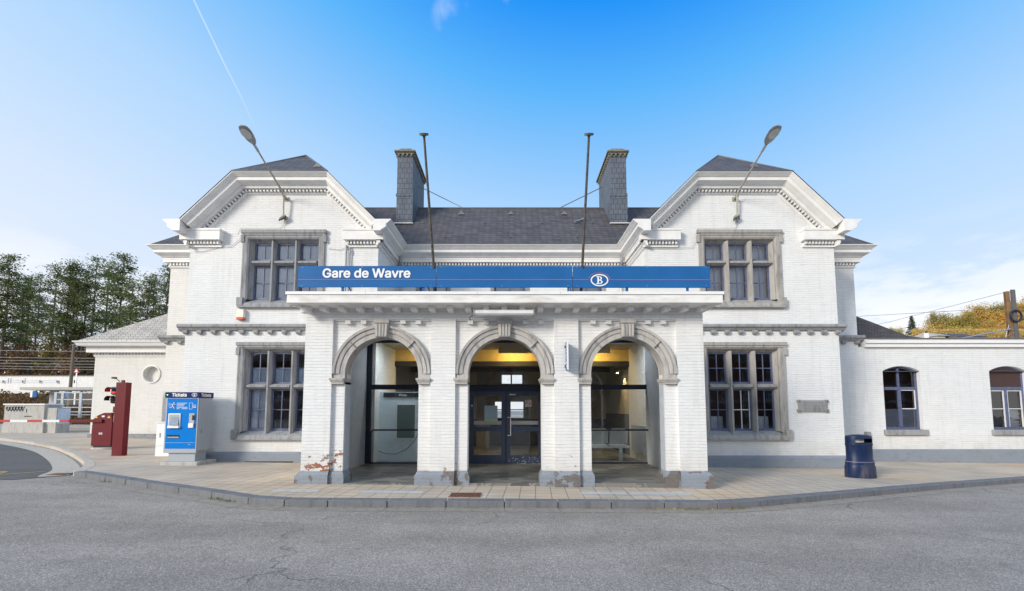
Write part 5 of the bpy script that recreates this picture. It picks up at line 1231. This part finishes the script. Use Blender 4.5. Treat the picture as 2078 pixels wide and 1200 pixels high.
# ------------------------------------------------------------------ vegetation
def leafmat(name, a, b, rough=.6, trans=.25):
    t = NT(name); oi = t.n('ShaderNodeObjectInfo').outputs['Random']
    n1 = t.noise(1.1, 3); n2 = t.n('ShaderNodeTexWhiteNoise', {0: t.n('ShaderNodeVectorMath', {0: t.pos(), 1: (.25,.25,.25)}, operation='SNAP').outputs[0]}).outputs[0]
    c = t.mix(t.ramp(t.math('ADD', t.math('MULTIPLY', n1, .6), t.math('MULTIPLY', n2, .4)), [(.3, 0), (.7, 1)]), a, b)
    c = t.mix(1.0, c, t.ramp(oi, [(0, .8), (1, 1.2)]), 'MULTIPLY')
    t.set(Base_Color=c, Roughness=rough); t.b.inputs['Specular IOR Level'].default_value = .2
    tr = t.n('ShaderNodeBsdfTranslucent', {'Color': c}); mx = t.n('ShaderNodeMixShader', {0: trans, 1: t.b.outputs[0], 2: tr.outputs[0]}); t.t.links.new(mx.outputs[0], t.out.inputs[0])
    return t.m
PINE = leafmat('pine_needles', (.062,.09,.034), (.20,.23,.08))
BARKP = plain('pine_bark', (.12,.095,.075), .9, var=.4)
BARKG = plain('grey_bark', (.16,.145,.125), .9, var=.3)
GOLD = leafmat('golden_leaves', (.50,.31,.075), (.72,.50,.15), trans=.4)
RUSTL = leafmat('russet_leaves', (.22,.075,.022), (.42,.17,.04), trans=.35)
OLIVE = leafmat('olive_leaves', (.12,.11,.03), (.26,.20,.05), trans=.3)
BRACK = leafmat('dry_bracken', (.13,.075,.035), (.30,.18,.075))
FIR = leafmat('fir_needles', (.03,.06,.035), (.07,.12,.06))
def leafquad(mb, c, s, flat=.5):
    d = Vector((random.gauss(0,1), random.gauss(0,1), random.gauss(0,flat))).normalized(); e = d.cross(Vector((random.gauss(0,1),random.gauss(0,1),random.gauss(0,1)))).normalized()
    l, w_ = s*random.uniform(.7,1.3), s*random.uniform(.25,.5)
    mb.v += [tuple(c-d*l), tuple(c+e*w_), tuple(c+d*l), tuple(c-e*w_)]; o = len(mb.v)-4; mb.f.append([o,o+1,o+2,o+3]); mb.mi.append(0)
def pine(seed, h=19, crown=.55, dens=1.0):
    random.seed(seed); t = thing('pine_tree', None, None); tr = MB(); lf = MB()
    bend = random.uniform(-.5,.5); path = [(bend*math.sin(k/9*2)*.6, random.uniform(-.1,.1), h*k/9) for k in range(10)]
    tr.tube(path, [.22*(1-k/9.3)+.012 for k in range(10)], 7)
    n = int(36*crown/.5)
    for i in range(n):
        f = 1-crown+crown*(i/n)**.9; z = h*f; an = random.uniform(0, 6.283); g_ = (f-(1-crown))/crown; L = ((1-g_**1.1)*random.uniform(1.9,4.2)*min(1,.45+g_*2.2))*(.6+.5*crown)+.25
        if random.random() < .18: continue
        p0 = Vector((bend*math.sin(f*2)*.6, 0, z)); dr = Vector((math.cos(an), math.sin(an), random.uniform(-.05,.35))); p1 = p0+dr*L*.55; p2 = p0+dr*L+Vector((0,0,L*random.uniform(-.12,.18)))
        tr.tube([p0,p1,p2], [.06,.04,.015], 4, caps=False)
        for q in range(int(6+L*2.4)):
            u = random.uniform(.12,1.05); c = p0.lerp(p2, u)+Vector((random.gauss(0,.28),random.gauss(0,.28),random.gauss(.05,.16))); rr = random.uniform(.28,.55)
            for _ in range(int(14*dens)):
                leafquad(lf, c+Vector((random.gauss(0,rr),random.gauss(0,rr),random.gauss(0,rr*.30))), .15, .6)
    # dead lower twigs
    for i in range(8):
        z = h*random.uniform(.25,1-crown+.05); an = random.uniform(0,6.283); L = random.uniform(.8,2.2); p0 = Vector((bend*math.sin(z/h*2)*.6,0,z)); tr.tube([p0, p0+Vector((math.cos(an)*L,math.sin(an)*L,random.uniform(-.2,.3)))], [.035,.01], 3, caps=False)
    tr.build('trunk', BARKP, t); lf.build('crown', PINE, t, recalc=False); return t
def broad(seed, h, w_, mat, dens=1.0, leaf=.16, bare=0.0, name='tree'):
    random.seed(seed); t = thing(name, None, None); tr = MB(); lf = MB(); th = h*.3
    tr.tube([(0,0,0),(0.05,0,th*.5),(0,.05,th),(0,0,h*.8)], [.22*h/9,.18*h/9,.14*h/9,.03], 7)
    for i in range(int(26)):
        z = random.uniform(th*.8,h*.85); an = random.uniform(0,6.283); f = (z-th*.8)/(h-th*.8); L = w_*(.5+.6*math.sin(math.pi*min(1,f+.25)))*random.uniform(.6,1.05)
        p0 = Vector((0,0,z*.8)); p2 = Vector((math.cos(an)*L, math.sin(an)*L, z+random.uniform(-.2,.9))); p1 = p0.lerp(p2,.5)+Vector((0,0,.25)); tr.tube([p0,p1,p2],[.07*h/9,.045*h/9,.012],4,caps=False)
        for k in range(3): e = p1.lerp(p2, random.random()); tr.tube([e, e+Vector((random.gauss(0,.7),random.gauss(0,.7),random.uniform(.2,1.0)))*(h/9)], [.02,.006], 3, caps=False)
        for q in range(int(9*(1-bare))):
            c = p0.lerp(p2, random.uniform(.45,1.08))+Vector((random.gauss(0,.35),random.gauss(0,.35),random.gauss(.1,.3)))*(h/9); rr = random.uniform(.25,.5)*h/9
            for _ in range(int(24*dens)): leafquad(lf, c+Vector((random.gauss(0,rr),random.gauss(0,rr),random.gauss(0,rr*.7))), leaf, 1)
    tr.build('trunk', BARKG, t); lf.build('crown', mat, t, recalc=False); return t
def fir(seed, h=8):
    random.seed(seed); t = thing('fir_tree', None, None); tr = MB(); lf = MB(); tr.tube([(0,0,0),(0,0,h)], [.16,.02], 6)
    z = .8
    while z < h:
        L = (1-z/h)*h*.30+.15
        for k in range(9):
            an = random.uniform(0,6.283); l = L*random.uniform(.7,1.1)
            for q in range(int(5+l*10)):
                u = random.random()**.7; c = Vector((math.cos(an)*l*u, math.sin(an)*l*u, z-.28*l*u)); 
                for _ in range(4): leafquad(lf, c+Vector((random.gauss(0,.10),random.gauss(0,.10),random.gauss(0,.06))), .12, .3)
        z += .33
    tr.build('trunk', BARKG, t); lf.build('crown', FIR, t, recalc=False); return t
protos = [pine(1,20,.62,1.1), pine(2,18,.55), pine(3,21,.5,1.0), pine(4,19,.7,.9), pine(5,17,.6,1.2)]
rng = random.Random(11)
emb_z = 2.2
cols = []
for i in range(20):
    u = -70+i*23+rng.uniform(-6,6); Yp = rng.choice((56,60,66,72,50)); cols.append((u, Yp))
TOP = {0:548, 1:540,2:530,3:524,4:545,5:530,6:560,7:535,8:527,9:545}
side = ['dense','slim','tall','broad','short']
place_words = []
for i, (u, Yp) in enumerate(cols):
    k = i % 5; vt = (528,556,519,548,535,566,522,541,561,530)[(i*3) % 10]+(8 if i < 3 else 0)
    x, zt = atpx(u, vt, Yp); o = protos[k] if i < 5 else copy_tree(protos[k]); hh = (20,18,21,19,17)[k]
    s = (zt-emb_z)/hh; o.location = (x, Yp, emb_z); o.scale = (s*.95, s*.95, s); o.rotation_euler = (0,0,rng.uniform(0,6.28))
    tag(o, 'tall dark green pine with a bare lower trunk standing behind the railway platform', 'tree', 'pines behind the railway platform')
order_labels([o for o in scene.objects if o.get('group') == 'pines behind the railway platform'], 'tall dark pine behind the railway platform, %s')
# russet and golden understorey below the pines
und = [broad(21,7,2.4,leafmat('brown_leaves',(.15,.075,.03),(.32,.17,.07)),.45,.17,.5,'autumn_tree'), broad(22,6.5,2.6,GOLD,.4,.17,.55,'autumn_tree'), broad(23,7.5,2.3,OLIVE,.6,.18,.4,'autumn_tree')]
for i in range(13):
    k = (0,2,1,0,0,2,0,1,2,0,0,2,0)[i]; o = und[k] if i in (0,1,2) else None
    if i == 1: k = 2; o = und[2]
    if i == 2: k = 1; o = und[1]
    if o is None: o = copy_tree(und[k])
    u = -20+i*19; Yp = 49+(i*7 % 9); x, _ = atpx(u, 760, Yp); o.location = (x, Yp, emb_z); o.rotation_euler = (0,0,i*1.3); sc = (.95,1.1,.85,1.2,1.0)[i % 5]; o.scale = (sc,sc,sc)
    tag(o, ('low russet-leaved tree growing under the pines', 'low tree with sparse golden leaves under the pines', 'low olive-green tree growing under the pines')[k], 'tree', ('russet trees under the pines','golden trees under the pines','olive trees under the pines')[k])
for k_, w_ in enumerate(('russet','golden','olive')):
    order_labels([o for o in scene.objects if o.get('group') == w_+' trees under the pines'], ('low russet-leaved tree under the pines, %s', 'low tree with sparse golden leaves under the pines, %s', 'low olive-green tree under the pines, %s')[k_])
em = MB(); em.quad((-140,36,0),(-16,36,0),(-16,45.4,2.9),(-140,45.4,2.9)); em.quad((-140,46.5,emb_z),(-16,46.5,emb_z),(-16,110,emb_z+4),(-140,110,emb_z+4))
tag(em.build('embankment', plain('leaf_litter', (.10,.065,.035), .95, var=.4, nscale=1.5), recalc=False), kind='structure')
random.seed(5); hb = MB()
for _ in range(16000):
    x = random.uniform(-62,-30); y = random.uniform(36,45.3); z = .1+(y-36)*.30+random.random()**1.5*.7+.2*math.sin(x*1.3)
    leafquad(hb, Vector((x,y,z)), .16, 1)
tag(hb.build('bracken_bank', BRACK, recalc=False), 'dense bank of brown bracken between the platform and the pines', 'bracken', kind='stuff')
# dense dark wood behind the pines
random.seed(6); fw = MB()
for _ in range(15000):
    x = random.uniform(-135,-38); y = random.uniform(85,105); z = emb_z+2+abs(random.gauss(0,1))*(3.2+1.6*math.sin(x*.35)); leafquad(fw, Vector((x,y,z)), .36, 1)
tag(fw.build('distant_wood', OLIVE, recalc=False), 'dark far wood showing low between the pine trunks', 'wood', kind='stuff')
# right-hand hill with autumn trees
hm = MB(); pts = [(1700,700,120),(1760,698,120),(1830,694,120),(1900,672,125),(1980,655,130),(2100,640,130),(2300,630,130),(2600,640,130)]
top = []
for u, v, Yp in pts: x, z = atpx(u, v, Yp); top.append((x, Yp, z))
for i in range(len(top)-1):
    a, b = top[i], top[i+1]; hm.quad((a[0]*.6,62,5),(b[0]*.6,62,5),b,a); hm.quad(a,b,(b[0],b[1]+70,b[2]*.6),(a[0],a[1]+70,a[2]*.6))
tag(hm.build('hill', plain('hill_ground', (.16,.12,.05), .95, var=.3, nscale=.3), recalc=False), kind='structure')
bp = [broad(31,10,3.0,GOLD,1.5,.17,0,'autumn_tree'), broad(32,9,3.1,leafmat('amber_leaves',(.50,.28,.065),(.70,.44,.12),trans=.35),1.4,.17,.1,'autumn_tree'), broad(33,11,3.3,leafmat('yellow_green_leaves',(.32,.26,.06),(.54,.43,.11),trans=.35),1.3,.17,.2,'autumn_tree'), broad(34,12,3.2,RUSTL,.4,.15,.75,'autumn_tree')]
kindlab = ('golden tree on the hillside behind the right annex','amber tree on the hillside behind the right annex','yellow-green tree on the hillside behind the right annex','almost leafless tree rising among the hillside trees')
rng = random.Random(4)
first = [True]*4
spots = []
for u in range(1862, 2180, 13):
    prof_ = 682 if u < 1880 else (682-(u-1880)*.62 if u < 1960 else 632-(u-1960)*.18)
    spots.append((u, prof_+rng.uniform(-6,10), rng.choice((0,1,2,0,1)), 108+rng.uniform(-6,6)))
for u in range(1880, 2180, 17): spots.append((u+5, 668-(max(0,u-1900))*.10+rng.uniform(-4,8), rng.choice((0,1,0,1,2)), 90+rng.uniform(-5,5)))
for u in (1985, 2006, 2030, 2062, 2098): spots.append((u, 616+rng.uniform(-4,4)-(6 if u > 1990 else -8), 3, 116))
spots.append((1900, 634, 2, 100))
spots.append((1815, 664, 2, 88))
for n_, (u, v, k, Yp) in enumerate(spots):
    x, z = atpx(u, v, Yp); o = bp[k] if first[k] else copy_tree(bp[k]); first[k] = False; hh = (10,9,11,12)[k]*.92
    sc = rng.uniform(.75,1.2)*(.62 if u == 1815 else 1); o.location = (x, Yp, z-hh*sc); o.scale = (sc,sc,sc); o.rotation_euler = (0,0,rng.uniform(0,6.28))
    if u == 1815: tag(o, 'small lone yellow-green tree just right of the slate roof', 'tree', 'trees on the hillside')
    else: tag(o, kindlab[k], 'tree', ('golden','amber','yellow-green','leafless')[k]+' trees on the hillside')
for w_ in ('golden','amber','yellow-green','leafless'): order_labels([o for o in scene.objects if o.get('group') == w_+' trees on the hillside'], ('almost '+w_ if w_ == 'leafless' else w_)+' hillside tree behind the right annex, %s')
ft = fir(41, 8); x, z = atpx(1849, 640, 86); ft.location = (x, 86, z-8*.75); ft.scale = (.75,.75,.75); tag(ft, 'dark green fir tree left of the autumn trees on the hillside', 'tree')
random.seed(8); hb = MB()
for _ in range(14000):
    u = random.uniform(1790, 2140); v = random.uniform(668, 700) if u > 1850 else random.uniform(680,700); Yp = random.uniform(76,84); x, z = atpx(u, v, Yp); leafquad(hb, Vector((x,Yp,z)), .20, 1)
tag(hb.build('hillside_brush', leafmat('hill_brush',(.42,.28,.07),(.62,.44,.15)), recalc=False), 'low amber undergrowth along the foot of the hillside trees', 'undergrowth', kind='stuff')
# far house roofs on the right
for j, (u0, u1, v0, v1, lab) in enumerate(((1900,1925,668,682,'small cream gabled house above the right annex roof, left of the wider one'),(1918,2000,671,684,'low dark-roofed house below the hillside trees, right of the cream one'))):
    Yh = 70; xa_, zr = atpx(u0, v0, Yh); xb_, ze = atpx(u1, v1, Yh)
    hs = thing('house', lab, 'house', ((xa_+xb_)/2, Yh, ze-6))
    rect('wall', plain('cream_render', (.55,.48,.38), .8), hs, xa_, xb_, Yh, Yh+6, ze-6, ze)
    m = MB(); m.quad((xa_-.2,Yh-.3,ze),(xb_+.2,Yh-.3,ze),(xb_-.8,Yh+3,zr),(xa_+.8,Yh+3,zr)); m.quad((xa_-.2,Yh-.3,ze),(xa_+.8,Yh+3,zr),(xa_-.2,Yh+6.3,ze)); m.quad((xb_+.2,Yh-.3,ze),(xb_+.2,Yh+6.3,ze),(xb_-.8,Yh+3,zr)); m.build('roof', M['slate'] if j else M['tile'], hs)
cp = thing('chimney_stack', 'white chimney with dark pot showing above the annex roof', 'chimney', (0,0,0)); x, z = atpx(1883, 688, 60); cp.location = (x,60,z-2); 
m = MB(); x0_, zt_ = atpx(1883,676,60); m.box(x-.16,x+.16,60,60.35,z-2,zt_); m.build('stack', M['white'], cp); MB().lathe((x,60.17,zt_), [(.12,0),(.14,.1),(.11,.28)], 10).build('pot', M['black_pl'], cp)

# ------------------------------------------------------------------ railway masts and wires
MS = thing('catenary_mast', 'rust-brown steel railway mast with a coiled black cable on the right', 'mast', (31.9,28,0))
m = MB(); m.box(31.74,31.98,28,28.02,0,9.2); m.box(31.74,31.98,28.14,28.16,0,9.2); m.box(31.85,31.88,28.02,28.14,0,9.2); m.build('post', plain('rusty_steel', (.25,.15,.08), .7, var=.4, nscale=3), MS)
m = MB(); m.box(32.0,32.24,27.9,28.0,0,9.28); m.build('rear_flange', plain('grey_steel', (.12,.115,.12), .6), MS)
ring = [(32.05+.36*math.cos(t),27.82,7.55+.36*math.sin(t)) for t in [2*math.pi*k/24 for k in range(25)]]
m = MB(); m.tube(ring, .06, 6, caps=False); m.build('cable_coil', M['black_pl'], MS)
m = MB(); m.tube([(31.7,27.9,6.72),(28.4,27.9,6.1)], .05, 6); m.tube([(31.7,27.95,7.0),(31.4,27.95,6.2),(32,27.95,6.5)], .02, 5); m.build('bracket_arm', M['grey_metal'], MS)
wr = [((31.6,28,9.1),(27,40,8.0)), ((31.6,28,8.1),(14,40,9.4)), ((31.8,28,8.1),(40,30,7.8)), ((30.6,30,8.2),(26,26,5.6))]
for i, (a, b) in enumerate(wr[:3]):
    tag(MB().tube([a, tuple((Vector(a)+Vector(b))/2-Vector((0,0,.15))), b], .012, 4).build('overhead_wire', M['pole']), ('thin railway wire running back from the top of the right mast','thin railway wire running left from the right mast above the roof','thin railway wire leaving the right mast towards the frame edge')[i], 'wire')
for i, v in enumerate((712,726,732,738,744,749)):
    Yw_ = 40; xa_, z_ = atpx(-80, v-2, Yw_); xb_, z2 = atpx(260, v+2, Yw_)
    tag(MB().tube([(xa_,Yw_,z_),((xa_+xb_)/2,Yw_,(z_+z2)/2-.04),(xb_,Yw_,z2)], .017, 4).build('overhead_wire', M['concrete']), 'thin pale railway wire before the pines, %s of the six' % ('topmost','second from top','third from top','third from bottom','second from bottom','lowest')[i], 'wire', 'railway wires before the pines')
x, z = atpx(149, 700, 37)
lp = thing('wooden_post', 'slim brown wooden post behind the platform parapet', 'post', (x,37,0)); MB().tube([(x,37,0),(x+.05,37,z)], [.14,.10], 8).build('post', plain('old_wood', (.18,.14,.10), .9), lp); MB().box(x-.12,x+.16,36.95,37.05,z,z+.06).build('cap', M['darkedge'], lp)
x, z = atpx(155, 753, 36)
ws_ = thing('warning_sign', 'tiny white triangular road sign with a red rim on the parapet', 'road sign', (x,36,2)); MB().box(x-.05,x+.05,36.02,36.06,2,z).build('post', M['white'], ws_)
MB().add([(x-.24,36,z-.14),(x+.24,36,z-.14),(x,36,z+.26)], [(0,1,2)]).build('red_rim', M['red_band'], ws_); MB().add([(x-.13,35.99,z-.08),(x+.13,35.99,z-.08),(x,35.99,z+.13)], [(0,1,2)]).build('face', M['white'], ws_)
# mats of moss and leaves along the gutter
random.seed(9); lm = MB()
def litter(mb, n, x0, x1, fn, s):
    for _ in range(n):
        x = random.uniform(x0, x1); y_, z = fn(x); c = Vector((x, y_, z+.012)); d = Vector((random.gauss(0,1),random.gauss(0,1),random.gauss(0,.25))).normalized(); e = d.cross(Vector((0,0,1))).normalized()*s*.6; d = d*s*random.uniform(.6,1.2)
        o = len(mb.v); mb.v += [tuple(c-d), tuple(c+e), tuple(c+d), tuple(c-e)]; mb.f.append([o,o+1,o+2,o+3]); mb.mi.append(0)
def kf(x):
    for i in range(len(kerbline)-1):
        a, b = kerbline[i], kerbline[i+1]
        if a[0] <= x <= b[0]: return a[1]+(b[1]-a[1])*(x-a[0])/(b[0]-a[0])-abs(random.gauss(.02,.05))-.01, gz(x)+G
    return 8, 0
litter(lm, 150, -5.5, 9.5, kf, .022); litter(lm, 90, 2.3, 4.3, kf, .022)
tag(lm.build('fallen_leaves', GOLD, recalc=False), 'yellow fallen leaves scattered along the kerb', 'leaves', kind='stuff')
lm = MB()
for c0, n in (((-5.4,8.32),60),((-5.1,8.15),50),((3.15,7.9),25),((4.0,8.0),20),((-9.0,10.0),20)):
    for _ in range(n):
        c = Vector((c0[0]+random.gauss(0,.09), c0[1]+random.gauss(0,.03), gz(c0[0])+G+.005)); d = Vector((random.gauss(0,.35),random.gauss(0,.35),1)).normalized()*random.uniform(.03,.07); e = Vector((random.gauss(0,1),random.gauss(0,1),0)).normalized()*.005
        o = len(lm.v); lm.v += [tuple(c-e), tuple(c+e), tuple(c+d)]; lm.f.append([o,o+1,o+2]); lm.mi.append(0)
tag(lm.build('weeds', leafmat('weed_green',(.08,.13,.03),(.15,.2,.05)), recalc=False), 'small green weeds growing in the gutter at the kerb', 'weeds', kind='stuff')

# ------------------------------------------------------------------ across the square, behind the camera: seen mirrored in the glass
RB = plain('red_house_brick', (.20,.085,.055), .85, var=.35, nscale=5)
BS = plain('pale_stone_band', (.55,.52,.47), .8)
def terrace(x0, w, h, lab, brick, seed):
    random.seed(seed); T = thing('terraced_house', lab, 'house', (x0+w/2, -36, 0)); m = MB(); y = -35.0
    m.box(x0,x0+w,y-8,y,-.4,h); m.build('wall', brick, T)
    n = 2; m = MB()
    for z in (2.7, 5.1, h-.25): m.box(x0-.0,x0+w,y,y+.06,z,z+.22)
    m.build('stone_band', BS, T)
    for fl_ in range(3):
        for k in range(n):
            xc = x0+w*(k+.5)/n; zb_ = .75+fl_*2.35; hh = 1.6
            if fl_ == 0 and k == 1: continue
            f = MB(); f.box(xc-.5,xc-.43,y,y+.05,zb_,zb_+hh); f.box(xc+.43,xc+.5,y,y+.05,zb_,zb_+hh); f.box(xc-.43,xc+.43,y,y+.05,zb_+hh-.07,zb_+hh); f.box(xc-.03,xc+.03,y,y+.05,zb_,zb_+hh-.07); f.box(xc-.43,xc+.43,y,y+.05,zb_,zb_+.07)
            wn_ = f.build('window', M['white'], T); MB().box(xc-.43,xc+.43,y+.002,y+.02,zb_+.07,zb_+hh-.07).build('pane', plain('far_pane', (.10,.12,.14), .1), wn_); MB().box(xc-.6,xc+.6,y,y+.12,zb_-.12,zb_).build('sill', BS, wn_)
    xd = x0+w*.75; d = MB(); d.box(xd-.5,xd+.5,y,y+.05,0,2.2); d.build('door', M['board'], T)
    r = MB(); r.prism([(y+.35,h),(y-4,h+2.0),(y-8.3,h)], x0, x0+w, axis='x'); r.build('roof', M['slate'], T)
for i in range(17):
    terrace(-37+i*6.2, 6.2, (8.4,8.9,8.2,8.6,9.0,8.5,9.1,8.3,8.8,8.4,8.9,8.5)[i % 12], ('%s brick terraced house across the square mirrored in the glass, %s in the row' % ('cream' if i in (1, 6, 10) else ('brown' if i in (3, 7) else 'red'), ('first','second','third','fourth','fifth','sixth','seventh','eighth','ninth','tenth','eleventh','twelfth','thirteenth','fourteenth','fifteenth','sixteenth','seventeenth')[i])), plain('cream_front', (.5,.45,.36), .8) if i in (1, 6) else (plain('brown_front', (.14,.085,.06), .85, var=.3, nscale=5) if i in (3, 7) else RB), i)
# silver car parked to the right of the camera, mirrored in the right-hand pane
CARP = plain('silver_car_paint', (.52,.52,.50), .22, .6, var=.02)
CR = thing('parked_car', 'silver hatchback parked on the square, mirrored in the right-hand hall glass', 'car', (5.9, -.9, gz(5.9)+G))
def car(parent, X0, Y0, Z0):
    L = 4.2; sect = [(-2.1,.45,.72,.74),(-2.0,.30,.86,.80),(-1.55,.25,.95,.86),(-.95,.25,1.0,.88),(-.2,.25,1.02,.88),(.7,.25,1.02,.88),(1.5,.26,1.02,.87),(1.95,.30,.98,.84),(2.1,.45,.85,.78)]
    def loft(rows): 
        m = MB(); n = len(rows[0]); m.add([p for r in rows for p in r], [(i*n+k, i*n+(k+1)%n, (i+1)*n+(k+1)%n, (i+1)*n+k) for i in range(len(rows)-1) for k in range(n)]+[tuple(range(n)), tuple(range((len(rows)-1)*n, len(rows)*n))]); return m
    P = lambda l, a, z: (X0+l, Y0+a, Z0+z)
    rows = [[P(l,-hw*.93,zb),P(l,-hw,zb+.15),P(l,-hw,zt*.78),P(l,-hw*.93,zt),P(l,hw*.93,zt),P(l,hw,zt*.78),P(l,hw,zb+.15),P(l,hw*.93,zb)] for l,zb,zt,hw in sect]
    loft(rows).build('body', CARP, parent, smooth=True)
    g = [(-1.05,.98,.98,.82),(-.35,.98,1.46,.70),(.3,.98,1.55,.69),(1.2,.98,1.52,.68),(1.85,.95,1.02,.76)]
    rows = [[P(l,-.84,zb),P(l,-hw,zt),P(l,hw,zt),P(l,.84,zb)] for l,zb,zt,hw in g]
    loft(rows).build('windows', plain('car_glass', (.02,.025,.03), .08), parent)
    rf = [[P(l,-w_,z),P(l,-w_+.08,z+.035),P(l,w_-.08,z+.035),P(l,w_,z)] for l,z,w_ in ((-.42,1.44,.70),(.3,1.555,.69),(1.25,1.515,.68))]
    loft(rf).build('roof', CARP, parent, smooth=True)
    m = MB()
    for s_ in (-1, 1):
        for pts in ([P(-1.08,s_*.83,.98),P(-.38,s_*.71,1.46)],[P(.35,s_*.83,.99),P(.38,s_*.70,1.55)],[P(1.9,s_*.78,1.0),P(1.3,s_*.69,1.52)]): m.tube(pts, .03, 5)
    m.build('pillars', CARP, parent)
    for l in (-1.3, 1.3):
        for s_ in (-1, 1):
            c = P(l, s_*.80, .32); m = MB(); m.tube([(c[0],c[1]-.11,c[2]),(c[0],c[1]+.11,c[2])], .32, 24); w_ = m.build('wheel', M['black_pl'], parent)
            m = MB(); m.tube([(c[0],c[1]-.115,c[2]),(c[0],c[1]+.115,c[2])], .20, 16); m.build('rim', M['grey_metal'], w_)
    for s_ in (-1, 1):
        m = MB(); m.obox(P(-.85, s_*.98, 1.02), (1,0,0), (0,1,0), (0,0,1), .06, .11, .07); m.build('wing_mirror', M['black_pl'], parent, bevel=.02)
        m = MB(); m.obox(P(-2.03, s_*.58, .68), (1,0,0), (0,1,0), (0,0,1), .05, .18, .07); m.build('headlight', M['lens'], parent, bevel=.02)
car(CR, 5.9, -.9, gz(5.9)+G)
print('faces', sum(len(o.data.polygons) for o in scene.objects if o.type == 'MESH'))
